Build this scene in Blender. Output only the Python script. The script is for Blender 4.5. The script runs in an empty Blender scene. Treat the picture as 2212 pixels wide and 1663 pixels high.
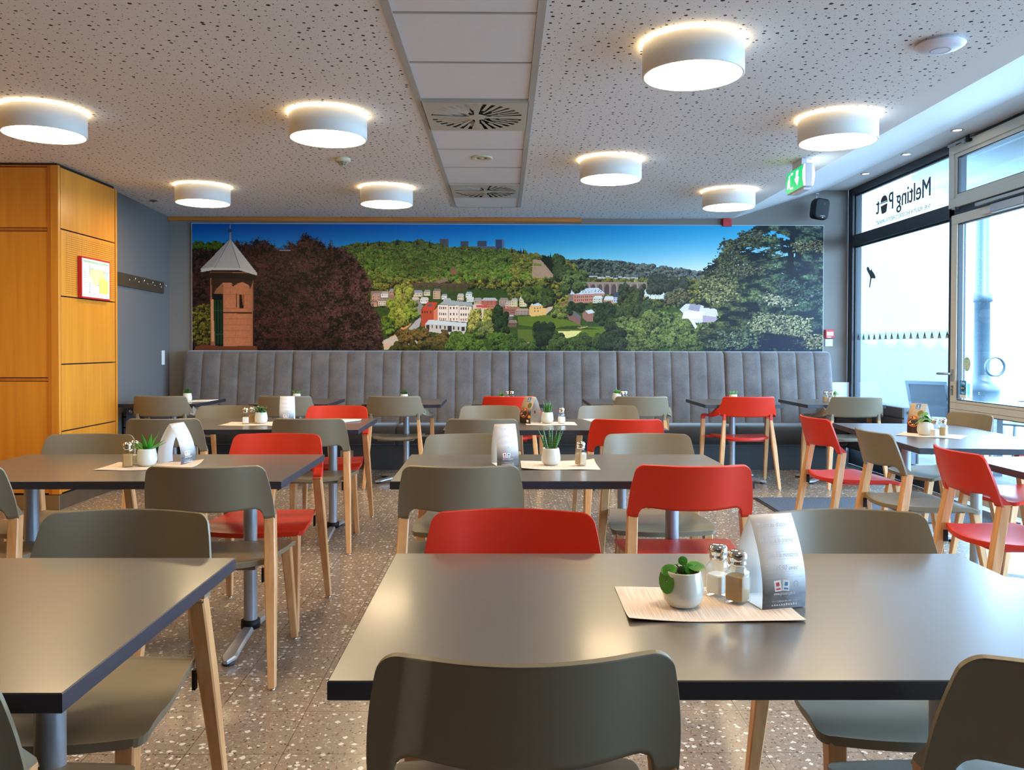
import bpy, bmesh, math, random
import numpy as np
from mathutils import Vector, Matrix
PI = math.pi
R = math.radians
sc = bpy.context.scene
C = sc.collection

# ---------------------------------------------------------------- camera
cam_d = bpy.data.cameras.new('camera')
cam = bpy.data.objects.new('camera', cam_d)
C.objects.link(cam)
cam_d.sensor_fit = 'HORIZONTAL'
cam_d.sensor_width = 36.0
cam_d.lens = 1795.0 / 2212.0 * 36.0
cam_d.shift_y = -0.02642
cam_d.clip_start = 0.05
_yaw, _pit, _rol = R(0.6), R(-0.8), R(0.12)
_f = Vector((math.sin(_yaw) * math.cos(_pit), math.cos(_yaw) * math.cos(_pit), math.sin(_pit)))
_r = Vector((math.cos(_yaw), -math.sin(_yaw), 0))
_u = _r.cross(_f)
_r2 = _r * math.cos(_rol) + _u * math.sin(_rol)
_u2 = -_r * math.sin(_rol) + _u * math.cos(_rol)
cam.matrix_world = Matrix(((_r2.x, _u2.x, -_f.x, 0), (_r2.y, _u2.y, -_f.y, 0), (_r2.z, _u2.z, -_f.z, 1.256), (0, 0, 0, 1)))
sc.camera = cam

# ---------------------------------------------------------------- light and exposure
sc.view_settings.view_transform = 'Standard'
sc.view_settings.look = 'None'
sc.view_settings.exposure = 1.65
sc.view_settings.gamma = 1.0
sc.view_settings.use_curve_mapping = False
world = bpy.data.worlds.new('sky')
sc.world = world
world.use_nodes = True
_bg = world.node_tree.nodes['Background']
_bg.inputs[0].default_value = (0.42, 0.69, 1.0, 1)
_bg.inputs[1].default_value = 9.0
_sd = bpy.data.lights.new('sun', 'SUN')
_sd.energy = 3.0
_sd.angle = R(1.0)
_sd.color = (1.0, 0.96, 0.9)
sun = bpy.data.objects.new('sun', _sd)
C.objects.link(sun)
sun.rotation_euler = Vector((-0.12, 0.62, -0.78)).to_track_quat('-Z', 'Y').to_euler()
for _i, (_y0, _y1) in enumerate(((6.95, 8.9), (5.80, 6.85), (3.2, 5.6), (0.4, 3.1))):
    _pd = bpy.data.lights.new('window_portal', 'AREA')
    _pd.shape = 'RECTANGLE'
    _pd.size = _y1 - _y0
    _pd.size_y = 2.8
    _pd.cycles.is_portal = True
    _po = bpy.data.objects.new('window_portal', _pd)
    C.objects.link(_po)
    _po.matrix_world = Matrix.Translation((3.86, (_y0 + _y1) / 2, 1.46)) @ Matrix(((0, 0, 1, 0), (1, 0, 0, 0), (0, 1, 0, 0), (0, 0, 0, 1)))

LAMP_W = 12.5          # radiance of the drum lamp diffusers
LAMP_C = (1.0, 0.745, 0.42)

# ---------------------------------------------------------------- materials
def srgb(r, g, b):
    f = lambda c: c / 12.92 if c <= 0.04045 else ((c + 0.055) / 1.055) ** 2.4
    return (f(r / 255.), f(g / 255.), f(b / 255.), 1.0)

MATS = {}
def newmat(name):
    m = bpy.data.materials.new(name)
    m.use_nodes = True
    nt = m.node_tree
    return m, nt, nt.nodes['Principled BSDF']

def N(nt, kind, **kw):
    n = nt.nodes.new(kind)
    for k, v in kw.items():
        if k.startswith('i_'):
            k = k[2:]
            k = int(k) if k.isdigit() else k.replace('_', ' ')
            n.inputs[k].default_value = v
        else:
            setattr(n, k, v)
    return n

def mat(name, col, rough=0.5, metal=0.0, spec=0.5, emit=None, estr=0.0, coat=0.0, bump=None, noise=None):
    if name in MATS:
        return MATS[name]
    m, nt, p = newmat(name)
    L = nt.links
    p.inputs['Base Color'].default_value = col
    p.inputs['Roughness'].default_value = rough
    p.inputs['Metallic'].default_value = metal
    p.inputs['Specular IOR Level'].default_value = spec
    p.inputs['Coat Weight'].default_value = coat
    p.inputs['Coat Roughness'].default_value = 0.13
    if emit:
        p.inputs['Emission Color'].default_value = emit
        p.inputs['Emission Strength'].default_value = estr
    if bump or noise:
        tc = N(nt, 'ShaderNodeTexCoord')
        sc_ = (bump or noise)[0]
        nz = N(nt, 'ShaderNodeTexNoise', i_Scale=sc_, i_Detail=3.0)
        L.new(tc.outputs['Object'], nz.inputs['Vector'])
    if bump:
        b = N(nt, 'ShaderNodeBump', i_Strength=bump[1], i_Distance=bump[2])
        L.new(nz.outputs['Fac'], b.inputs['Height'])
        L.new(b.outputs['Normal'], p.inputs['Normal'])
    if noise:
        mx = N(nt, 'ShaderNodeMix', data_type='RGBA')
        mx.inputs[6].default_value = tuple(c * (1 - noise[1]) for c in col[:3]) + (1,)
        mx.inputs[7].default_value = tuple(min(1, c * (1 + noise[1])) for c in col[:3]) + (1,)
        L.new(nz.outputs['Fac'], mx.inputs[0])
        L.new(mx.outputs[2], p.inputs['Base Color'])
    MATS[name] = m
    return m

def wood(name, ca, cb, axis=2, scale=1.0, rough=0.4, coat=0.2):
    """stretched grain running along one axis"""
    m, nt, p = newmat(name)
    L = nt.links
    tc = N(nt, 'ShaderNodeTexCoord')
    mp = N(nt, 'ShaderNodeMapping')
    s = [22 * scale] * 3
    s[axis] = 1.3 * scale
    mp.inputs['Scale'].default_value = s
    L.new(tc.outputs['Object'], mp.inputs['Vector'])
    n1 = N(nt, 'ShaderNodeTexNoise', i_Scale=1.0, i_Detail=5.0, i_Distortion=0.6)
    L.new(mp.outputs['Vector'], n1.inputs['Vector'])
    mp2 = N(nt, 'ShaderNodeMapping')
    s2 = [4.3 * scale] * 3
    s2[axis] = 0.5
    mp2.inputs['Scale'].default_value = s2
    L.new(tc.outputs['Object'], mp2.inputs['Vector'])
    n2 = N(nt, 'ShaderNodeTexNoise', i_Scale=1.0, i_Detail=2.0)
    L.new(mp2.outputs['Vector'], n2.inputs['Vector'])
    ad = N(nt, 'ShaderNodeMath', operation='ADD')
    L.new(n1.outputs['Fac'], ad.inputs[0])
    L.new(n2.outputs['Fac'], ad.inputs[1])
    cr = N(nt, 'ShaderNodeMapRange', i_From_Min=0.7, i_From_Max=1.3)
    L.new(ad.outputs[0], cr.inputs['Value'])
    mx = N(nt, 'ShaderNodeMix', data_type='RGBA')
    mx.inputs[6].default_value = ca
    mx.inputs[7].default_value = cb
    L.new(cr.outputs['Result'], mx.inputs[0])
    L.new(mx.outputs[2], p.inputs['Base Color'])
    p.inputs['Roughness'].default_value = rough
    p.inputs['Coat Weight'].default_value = coat
    p.inputs['Coat Roughness'].default_value = 0.25
    MATS[name] = m
    return m

def ceiling_perforated():
    m, nt, p = newmat('perforated_plaster')
    L = nt.links
    tc = N(nt, 'ShaderNodeTexCoord')
    last = None
    for scale, rnd, rmin, rmax, off in ((18.0, 0.75, 0.06, 0.165, 0.0), (26.0, 0.8, 0.045, 0.065, 3.7)):
        mp = N(nt, 'ShaderNodeMapping')
        mp.inputs['Location'].default_value = (off, off, 0)
        L.new(tc.outputs['Object'], mp.inputs['Vector'])
        v = N(nt, 'ShaderNodeTexVoronoi', voronoi_dimensions='2D')
        v.inputs['Scale'].default_value = scale
        v.inputs['Randomness'].default_value = rnd
        L.new(mp.outputs['Vector'], v.inputs['Vector'])
        sp = N(nt, 'ShaderNodeSeparateColor')
        L.new(v.outputs['Color'], sp.inputs[0])
        mr = N(nt, 'ShaderNodeMapRange', i_To_Min=rmin, i_To_Max=rmax)
        pw = N(nt, 'ShaderNodeMath', operation='POWER')
        pw.inputs[1].default_value = 1.8
        L.new(sp.outputs[0], pw.inputs[0])
        L.new(pw.outputs[0], mr.inputs['Value'])
        lt = N(nt, 'ShaderNodeMath', operation='LESS_THAN')
        L.new(v.outputs['Distance'], lt.inputs[0])
        L.new(mr.outputs['Result'], lt.inputs[1])
        if last is None:
            last = lt.outputs[0]
        else:
            mm = N(nt, 'ShaderNodeMath', operation='MAXIMUM')
            L.new(last, mm.inputs[0])
            L.new(lt.outputs[0], mm.inputs[1])
            last = mm.outputs[0]
    # the unperforated border next to the window slope and round the tile strip
    sx = N(nt, 'ShaderNodeSeparateXYZ')
    L.new(tc.outputs['Object'], sx.inputs[0])
    a = N(nt, 'ShaderNodeMath', operation='LESS_THAN')
    a.inputs[1].default_value = 2.28
    L.new(sx.outputs['X'], a.inputs[0])
    mu = N(nt, 'ShaderNodeMath', operation='MULTIPLY')
    L.new(last, mu.inputs[0])
    L.new(a.outputs[0], mu.inputs[1])
    mx = N(nt, 'ShaderNodeMix', data_type='RGBA')
    mx.inputs[6].default_value = srgb(226, 224, 222)
    mx.inputs[7].default_value = (0.03, 0.03, 0.032, 1)
    L.new(mu.outputs[0], mx.inputs[0])
    L.new(mx.outputs[2], p.inputs['Base Color'])
    p.inputs['Roughness'].default_value = 0.85
    p.inputs['Specular IOR Level'].default_value = 0.2
    return m

def terrazzo():
    m, nt, p = newmat('terrazzo')
    L = nt.links
    tc = N(nt, 'ShaderNodeTexCoord')
    def vec(scale, loc=0.0, warp=0.0):
        mp = N(nt, 'ShaderNodeMapping')
        mp.inputs['Location'].default_value = (loc, loc * 1.3, 0)
        L.new(tc.outputs['Object'], mp.inputs['Vector'])
        return mp.outputs['Vector']
    def mixc(fac, a, b):
        mx = N(nt, 'ShaderNodeMix', data_type='RGBA')
        if isinstance(a, tuple): mx.inputs[6].default_value = a
        else: L.new(a, mx.inputs[6])
        if isinstance(b, tuple): mx.inputs[7].default_value = b
        else: L.new(b, mx.inputs[7])
        L.new(fac, mx.inputs[0])
        return mx.outputs[2]
    def math_(op, a, b):
        n = N(nt, 'ShaderNodeMath', operation=op)
        for i, q in enumerate((a, b)):
            if isinstance(q, (int, float)): n.inputs[i].default_value = q
            else: L.new(q, n.inputs[i])
        return n.outputs[0]
    n0 = N(nt, 'ShaderNodeTexNoise', i_Scale=60.0, i_Detail=4.0)
    L.new(vec(1), n0.inputs['Vector'])
    base = mixc(n0.outputs['Fac'], srgb(130, 114, 99), srgb(168, 150, 132))
    # warped coordinates so that the chips are irregular
    nw = N(nt, 'ShaderNodeTexNoise', i_Scale=70.0, i_Detail=1.0)
    L.new(vec(1), nw.inputs['Vector'])
    vs = N(nt, 'ShaderNodeVectorMath', operation='SCALE')
    L.new(nw.outputs['Color'], vs.inputs[0])
    vs.inputs['Scale'].default_value = 0.014
    def chips(scale, thr_cell, rad, loc):
        va = N(nt, 'ShaderNodeVectorMath', operation='ADD')
        L.new(vec(1, loc), va.inputs[0])
        L.new(vs.outputs[0], va.inputs[1])
        v = N(nt, 'ShaderNodeTexVoronoi', voronoi_dimensions='2D', distance='MINKOWSKI')
        v.inputs['Exponent'].default_value = 1.2
        v.inputs['Scale'].default_value = scale
        L.new(va.outputs[0], v.inputs['Vector'])
        s = N(nt, 'ShaderNodeSeparateColor')
        L.new(v.outputs['Color'], s.inputs[0])
        r_ = math_('MULTIPLY', s.outputs[1], rad)
        inn = math_('LESS_THAN', v.outputs['Distance'], r_)
        pick = math_('LESS_THAN', s.outputs[0], thr_cell)
        return math_('MULTIPLY', inn, pick), s
    f, _ = chips(100, 0.25, 0.5, 5.1)
    base = mixc(f, base, srgb(84, 72, 64))
    f, _ = chips(150, 0.16, 0.5, 9.3)
    base = mixc(f, base, srgb(150, 108, 74))
    f, _ = chips(80, 0.3, 0.55, 2.3)
    base = mixc(f, base, srgb(178, 162, 148))
    f, _ = chips(46, 0.32, 0.5, 7.7)
    base = mixc(f, base, srgb(228, 222, 212))
    # tile joints every 0.298 m
    sx = N(nt, 'ShaderNodeSeparateXYZ')
    L.new(tc.outputs['Object'], sx.inputs[0])
    js = []
    for k, ph in (('X', 0.677), ('Y', -2.547 + 0.298 * 9)):
        a = math_('ADD', sx.outputs[k], ph + 0.298 * 40)
        a = math_('MODULO', a, 0.298)
        a = math_('SUBTRACT', a, 0.149)
        a = math_('ABSOLUTE', a, 0)
        js.append(math_('GREATER_THAN', a, 0.149 - 0.0009))
    j = math_('MAXIMUM', js[0], js[1])
    base = mixc(j, base, srgb(58, 50, 44))
    L.new(base, p.inputs['Base Color'])
    p.inputs['Roughness'].default_value = 0.24
    p.inputs['Specular IOR Level'].default_value = 0.5
    return m

def fabric(name, ca, cb, scale=900):
    m, nt, p = newmat(name)
    L = nt.links
    tc = N(nt, 'ShaderNodeTexCoord')
    nz = N(nt, 'ShaderNodeTexNoise', i_Scale=260.0, i_Detail=2.0)
    mp = N(nt, 'ShaderNodeMapping')
    mp.inputs['Scale'].default_value = (1, 1, 0.3)
    L.new(tc.outputs['Object'], mp.inputs['Vector'])
    L.new(mp.outputs[0], nz.inputs['Vector'])
    n2 = N(nt, 'ShaderNodeTexNoise', i_Scale=6.0, i_Detail=3.0)
    L.new(tc.outputs['Object'], n2.inputs['Vector'])
    ad = N(nt, 'ShaderNodeMath', operation='ADD')
    L.new(nz.outputs['Fac'], ad.inputs[0])
    L.new(n2.outputs['Fac'], ad.inputs[1])
    mr = N(nt, 'ShaderNodeMapRange', i_From_Min=0.65, i_From_Max=1.35)
    L.new(ad.outputs[0], mr.inputs['Value'])
    mx = N(nt, 'ShaderNodeMix', data_type='RGBA')
    mx.inputs[6].default_value = ca
    mx.inputs[7].default_value = cb
    L.new(mr.outputs[0], mx.inputs[0])
    L.new(mx.outputs[2], p.inputs['Base Color'])
    p.inputs['Roughness'].default_value = 0.9
    p.inputs['Specular IOR Level'].default_value = 0.25
    p.inputs['Sheen Weight'].default_value = 0.55
    p.inputs['Sheen Roughness'].default_value = 0.4
    b = N(nt, 'ShaderNodeBump', i_Strength=0.25, i_Distance=0.002)
    L.new(nz.outputs['Fac'], b.inputs['Height'])
    L.new(b.outputs[0], p.inputs['Normal'])
    MATS[name] = m
    return m

def glass(name, tint=(0.93, 0.97, 0.98, 1), refl=1.0):
    """flat pane: part mirror by Fresnel, the rest passes straight through"""
    m = bpy.data.materials.new(name)
    m.use_nodes = True
    nt = m.node_tree
    nt.nodes.clear()
    L = nt.links
    out = N(nt, 'ShaderNodeOutputMaterial')
    tr = N(nt, 'ShaderNodeBsdfTransparent')
    tr.inputs[0].default_value = tint
    gl = N(nt, 'ShaderNodeBsdfGlossy')
    gl.inputs['Roughness'].default_value = 0.01
    lw = N(nt, 'ShaderNodeLayerWeight', i_Blend=0.5)      # the same from both sides of the pane
    pw = N(nt, 'ShaderNodeMath', operation='POWER')
    pw.inputs[1].default_value = 4.0
    L.new(lw.outputs['Facing'], pw.inputs[0])
    mr = N(nt, 'ShaderNodeMapRange', i_To_Min=0.05, i_To_Max=1.0)
    L.new(pw.outputs[0], mr.inputs['Value'])
    mx = N(nt, 'ShaderNodeMixShader')
    L.new(mr.outputs[0], mx.inputs[0])
    L.new(tr.outputs[0], mx.inputs[1])
    L.new(gl.outputs[0], mx.inputs[2])
    L.new(mx.outputs[0], out.inputs[0])
    MATS[name] = m
    return m

def attrmat(name, attr='Col', rough=0.6, spec=0.3):
    m, nt, p = newmat(name)
    a = N(nt, 'ShaderNodeAttribute', attribute_name=attr)
    nt.links.new(a.outputs['Color'], p.inputs['Base Color'])
    p.inputs['Roughness'].default_value = rough
    p.inputs['Specular IOR Level'].default_value = spec
    MATS[name] = m
    return m

M_CEIL = ceiling_perforated()
M_FLOOR = terrazzo()
M_WHITE = mat('white_paint', srgb(214, 216, 218), 0.7)
M_TILE = mat('ceiling_tile_white', srgb(222, 222, 224), 0.9, noise=(30, 0.03))
M_RAIL = mat('tile_rail_grey', srgb(176, 172, 165), 0.5)
M_DIFF = mat('diffuser_metal', srgb(190, 186, 172), 0.45)
M_BLADE = mat('diffuser_blade', srgb(226, 226, 222), 0.4)
M_BLACK = mat('black_void', (0.008, 0.008, 0.009, 1), 0.6)
M_WALLG = mat('wall_grey', srgb(100, 97, 96), 0.8, bump=(180, 0.1, 0.001))
M_WALLB = mat('wall_back_grey', srgb(126, 122, 118), 0.8, bump=(180, 0.1, 0.001))
M_REAR = mat('rear_wall_dark', srgb(70, 58, 48), 0.8)
M_MAPLE = wood('maple_veneer', srgb(202, 126, 34), srgb(222, 148, 46), 2, 1.0, 0.35, 0.3)
M_MAPLE_E = wood('maple_edge', srgb(168, 92, 18), srgb(200, 122, 34), 2, 1.4, 0.4, 0.2)
M_MAPLE_H = wood('maple_strip', srgb(176, 104, 34), srgb(212, 138, 56), 0, 1.0, 0.4, 0.2)
M_BEECH = wood('beech_leg', srgb(190, 134, 82), srgb(222, 170, 116), 2, 2.2, 0.45, 0.15)
M_STEEL = mat('brushed_steel', srgb(165, 160, 150), 0.35, 1.0, noise=(8, 0.15))
M_ALU = mat('satin_aluminium', srgb(176, 178, 182), 0.38, 0.6)
M_ALUP = mat('painted_column', srgb(160, 162, 168), 0.35, 0.35)
M_CHROME = mat('chrome', srgb(225, 222, 215), 0.07, 1.0)
M_RUBBER = mat('black_rubber', (0.012, 0.012, 0.013, 1), 0.5)
M_TAUPE = mat('taupe_plastic', srgb(124, 113, 93), 0.40, spec=0.45, noise=(3, 0.02))
M_RED = mat('red_plastic', srgb(202, 40, 12), 0.40, spec=0.45)
M_TOP = mat('table_laminate', srgb(92, 85, 80), 0.32, spec=0.9, coat=0.22, bump=(240, 0.05, 0.0005))
M_EDGE = mat('table_edge', srgb(42, 42, 52), 0.4)
M_FAB = fabric('banquette_fabric', srgb(84, 79, 78), srgb(117, 112, 112))
M_FABD = fabric('banquette_leather', srgb(54, 50, 48), srgb(68, 64, 62))
M_PLINTH = mat('plinth_dark', srgb(58, 60, 64), 0.55)
M_DARKF = mat('dark_window_frame', srgb(40, 46, 58), 0.4)
M_LIGHTF = mat('light_window_frame', srgb(204, 202, 190), 0.42, 0.1)
M_GLASS = glass('window_glass')
M_BOTTLE = glass('bottle_glass', (0.95, 0.97, 0.96, 1))
M_POT = mat('pot_glaze', srgb(206, 208, 200), 0.15, coat=0.5)
M_SOIL = mat('potting_soil', srgb(52, 38, 28), 0.95, bump=(200, 0.6, 0.004))
M_SALT = mat('salt', srgb(240, 238, 232), 0.8, noise=(900, 0.05))
M_PEPPER = mat('ground_pepper', srgb(184, 146, 96), 0.85, noise=(700, 0.3))
M_LEAF = mat('leaf_green', srgb(52, 128, 24), 0.35, noise=(30, 0.3))
M_LEAFD = mat('leaf_dark_green', srgb(32, 88, 28), 0.35, noise=(60, 0.35))
M_LEAFL = mat('leaf_light_green', srgb(84, 140, 52), 0.4, noise=(30, 0.3))
M_PAPER = mat('white_paper', srgb(240, 238, 234), 0.7)
M_SIGNR = mat('signal_red', srgb(190, 26, 32), 0.4)
M_BLK = mat('black_plastic', (0.007, 0.007, 0.009, 1), 0.55, spec=0.3)
M_VOIDW = mat('lamp_inside_white', srgb(240, 240, 238), 0.5)
M_SHADE = mat('lamp_shade_white', srgb(226, 226, 222), 0.55)
M_LAMP = mat('lamp_diffuser', (0.9, 0.9, 0.9, 1), 0.5, emit=LAMP_C + (1,), estr=LAMP_W)
M_UP = mat('lamp_uplight', (0.9, 0.9, 0.9, 1), 0.5, emit=LAMP_C + (1,), estr=LAMP_W * 0.25)

# ---------------------------------------------------------------- mesh helpers
class MB:
    def __init__(s):
        s.v = []; s.f = []; s.m = []; s.sm = []
    def add(s, verts, faces, mi=0, smooth=False):
        o = len(s.v)
        s.v += [tuple(v) for v in verts]
        s.f += [tuple(i + o for i in f) for f in faces]
        s.m += [mi] * len(faces)
        s.sm += [smooth] * len(faces)
    def box(s, x0, x1, y0, y1, z0, z1, mi=0, M=None):
        v = [Vector((x, y, z)) for z in (z0, z1) for y in (y0, y1) for x in (x0, x1)]
        if M is not None: v = [M @ p for p in v]
        s.add(v, [(0, 2, 3, 1), (4, 5, 7, 6), (0, 1, 5, 4), (2, 6, 7, 3), (1, 3, 7, 5), (0, 4, 6, 2)], mi)
    def quad(s, a, b, c, d, mi=0):
        s.add([a, b, c, d], [(0, 1, 2, 3)], mi)
    def lathe(s, prof, c=(0, 0, 0), seg=32, mi=0, smooth=True, M=None, cap0=False, cap1=False):
        vs = []
        for r, z in prof:
            for k in range(seg):
                a = 2 * PI * k / seg
                p = Vector((r * math.cos(a), r * math.sin(a), z))
                if M is not None: p = M @ p
                vs.append((p.x + c[0], p.y + c[1], p.z + c[2]))
        fs = []
        for i in range(len(prof) - 1):
            for k in range(seg):
                k2 = (k + 1) % seg
                fs.append((i * seg + k, i * seg + k2, (i + 1) * seg + k2, (i + 1) * seg + k))
        if cap0: fs.append(tuple(reversed(range(seg))))
        if cap1: fs.append(tuple((len(prof) - 1) * seg + k for k in range(seg)))
        s.add(vs, fs, mi, smooth)
    def sweep(s, pts, secs, mi=0, smooth=False, cap=True, up=(0, 0, 1)):
        """closed sections (list of (a,b) offsets) swept along points"""
        n = len(secs[0]); vs = []
        pts = [Vector(p) for p in pts]
        for i, p in enumerate(pts):
            t = (pts[min(i + 1, len(pts) - 1)] - pts[max(i - 1, 0)]).normalized()
            u_ = Vector(up)
            if abs(t.dot(u_)) > 0.95: u_ = Vector((0, 1, 0))
            a = t.cross(u_).normalized(); b = a.cross(t).normalized()
            for q in secs[i]:
                vs.append(p + a * q[0] + b * q[1])
        fs = []
        for i in range(len(pts) - 1):
            for k in range(n):
                k2 = (k + 1) % n
                fs.append((i * n + k, i * n + k2, (i + 1) * n + k2, (i + 1) * n + k))
        if cap:
            fs.append(tuple(reversed(range(n))))
            fs.append(tuple((len(pts) - 1) * n + k for k in range(n)))
        s.add(vs, fs, mi, smooth)
    def tube(s, pts, r, seg=10, mi=0, smooth=True):
        rr = r if isinstance(r, (list, tuple)) else [r] * len(pts)
        s.sweep(pts, [[(q * math.cos(2 * PI * k / seg), q * math.sin(2 * PI * k / seg)) for k in range(seg)] for q in rr], mi, smooth)
    def post(s, p0, p1, w0, w1, mi=0, ch=0.12, mid=None):
        """tapered square post with small chamfers, section stays axis aligned"""
        lv = [(Vector(p0), w0)]
        if mid: lv.append((Vector(p0).lerp(Vector(p1), mid[0]), mid[1]))
        lv.append((Vector(p1), w1))
        vs = []
        for p, w in lv:
            h = w / 2; c = w * ch
            for a, b in ((h - c, -h), (h, -h + c), (h, h - c), (h - c, h), (-h + c, h), (-h, h - c), (-h, -h + c), (-h + c, -h)):
                vs.append((p.x + a, p.y + b, p.z))
        fs = []
        for i in range(len(lv) - 1):
            for k in range(8):
                fs.append((i * 8 + k, i * 8 + (k + 1) % 8, (i + 1) * 8 + (k + 1) % 8, (i + 1) * 8 + k))
        fs.append(tuple(reversed(range(8))))
        fs.append(tuple((len(lv) - 1) * 8 + k for k in range(8)))
        s.add(vs, fs, mi)
    def poly(s, pts, n, d, mi=0):
        """flat polygon with thickness d along n"""
        pts = [Vector(p) for p in pts]; n = Vector(n) * d
        k = len(pts)
        vs = pts + [p + n for p in pts]
        fs = [tuple(reversed(range(k))), tuple(range(k, 2 * k))] + [(i, (i + 1) % k, k + (i + 1) % k, k + i) for i in range(k)]
        s.add(vs, fs, mi)
    def mesh(s, name, mats):
        me = bpy.data.meshes.new(name)
        me.from_pydata(s.v, [], s.f)
        for m in (mats if isinstance(mats, (list, tuple)) else [mats]):
            me.materials.append(m)
        me.polygons.foreach_set('material_index', s.m)
        me.polygons.foreach_set('use_smooth', s.sm)
        bm = bmesh.new(); bm.from_mesh(me)
        bmesh.ops.recalc_face_normals(bm, faces=bm.faces)
        bm.to_mesh(me); bm.free()
        me.update()
        return me
    def obj(s, name, mats, parent=None, loc=(0, 0, 0), rz=0.0, **tags):
        o = bpy.data.objects.new(name, s.mesh(name, mats))
        C.objects.link(o)
        o.location = loc; o.rotation_euler = (0, 0, rz)
        if parent is not None: o.parent = parent
        for k, v in tags.items(): o[k] = v
        return o

def bevel(o, w, seg=2):
    b = o.modifiers.new('bevel', 'BEVEL'); b.width = w; b.segments = seg; b.limit_method = 'ANGLE'
    return o

def thing(name, label, cat, loc=(0, 0, 0), rz=0.0, group=None):
    o = bpy.data.objects.new(name, None)
    C.objects.link(o)
    o.empty_display_size = 0.1
    o.location = loc; o.rotation_euler = (0, 0, rz)
    o['label'] = label; o['category'] = cat
    if group: o['group'] = group
    return o

def tag(o, label, cat, group=None):
    o['label'] = label; o['category'] = cat
    if group: o['group'] = group
    return o

def struct(mb, name, mats, parent=None, **k):
    o = mb.obj(name, mats, parent, **k)
    if parent is None: o['kind'] = 'structure'
    return o

def dup(root, loc, rz=0.0, label=None, group=None, swap=None):
    """copy of a thing with its parts and sub-parts"""
    def cp(o, parent):
        c = o.copy(); C.objects.link(c)
        if parent is not None: c.parent = parent
        if swap and c.type == 'MESH' and c.data.name in swap: c.data = swap[c.data.name]
        for ch in o.children: cp(ch, c)
        return c
    r = cp(root, None)
    r.location = loc; r.rotation_euler = (0, 0, rz)
    if label: r['label'] = label
    if group: r['group'] = group
    return r

def textmesh(body, size, bold=0.0, xs=1.0, align='LEFT', shear=0.0):
    cu = bpy.data.curves.new('t', 'FONT')
    cu.body = body; cu.size = size; cu.offset = bold; cu.align_x = align; cu.shear = shear
    cu.resolution_u = 4
    o = bpy.data.objects.new('t', cu)
    C.objects.link(o)
    dg = bpy.context.evaluated_depsgraph_get()
    me = bpy.data.meshes.new_from_object(o.evaluated_get(dg))
    vs = [(v.co.x * xs, v.co.y) for v in me.vertices]
    fs = [tuple(p.vertices) for p in me.polygons]
    bpy.data.objects.remove(o); bpy.data.curves.remove(cu); bpy.data.meshes.remove(me)
    return vs, fs


# ================================================================ THE SETTING
# floor
b = MB(); b.quad((-6, -2.6, 0), (3.74, -2.6, 0), (3.74, 9.0, 0), (-6, 9.0, 0))
struct(b, 'floor', M_FLOOR)
# perforated ceiling with the opening for the strip of tiles (x -0.467..0.14)
ZC = 2.64
b = MB()
b.quad((-6, -2.6, ZC), (-0.49, -2.6, ZC), (-0.49, 9.0, ZC), (-6, 9.0, ZC))
b.quad((0.165, -2.6, ZC), (2.46, -2.6, ZC), (2.46, 9.0, ZC), (0.165, 9.0, ZC))
b.quad((-0.49, 8.27, ZC), (0.165, 8.27, ZC), (0.165, 9.0, ZC), (-0.49, 9.0, ZC))
b.quad((-0.49, -2.6, ZC + 0.03), (0.165, -2.6, ZC + 0.03), (0.165, 8.27, ZC + 0.03), (-0.49, 8.27, ZC + 0.03))
ceil = struct(b, 'ceiling', M_CEIL)
b = MB()
b.quad((2.46, -2.6, ZC), (3.47, -2.6, 2.955), (3.47, 9.0, 2.955), (2.46, 9.0, ZC))
b.quad((3.47, -2.6, 2.955), (3.80, -2.6, 2.955), (3.80, 9.0, 2.955), (3.47, 9.0, 2.955))
b.obj('ceiling_slope', M_WHITE, ceil)
# strip of lay-in tiles; the rails are one run of profiles
YT = [8.25, 7.69, 7.08, 6.45, 5.86, 5.30, 4.685, 4.075, 3.47, 2.87, 2.27, 1.67, 1.07, 0.47, -0.13]
YB = [8.25, 7.70, 7.09, 6.46, 5.865, 5.315, 4.68, 4.08, 3.475, 2.87, 2.27, 1.67, 1.07, 0.47, -0.13]
DIFF = ((5.315, 4.68), (7.70, 7.09))
b = MB()
b.box(-0.497, -0.462, -0.13, 8.275, ZC - 0.006, ZC + 0.02)
b.box(0.137, 0.172, -0.13, 8.275, ZC - 0.006, ZC + 0.02)
b.box(-0.497, 0.172, 8.243, 8.275, ZC - 0.0065, ZC + 0.02)
for y in YB[1:]:
    b.box(-0.462, 0.137, y - 0.007, y + 0.007, ZC - 0.002, ZC + 0.012)
b.obj('ceiling_rail', M_RAIL, ceil)
for y1, y0 in zip(YB[:-1], YB[1:]):
    if any(abs(y1 - d[0]) < 0.02 for d in DIFF): continue
    t = MB(); t.box(-0.461, 0.136, y0 + 0.009, y1 - 0.009, ZC + 0.002, ZC + 0.012)
    t.obj('ceiling_tile', M_TILE, ceil)

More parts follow.
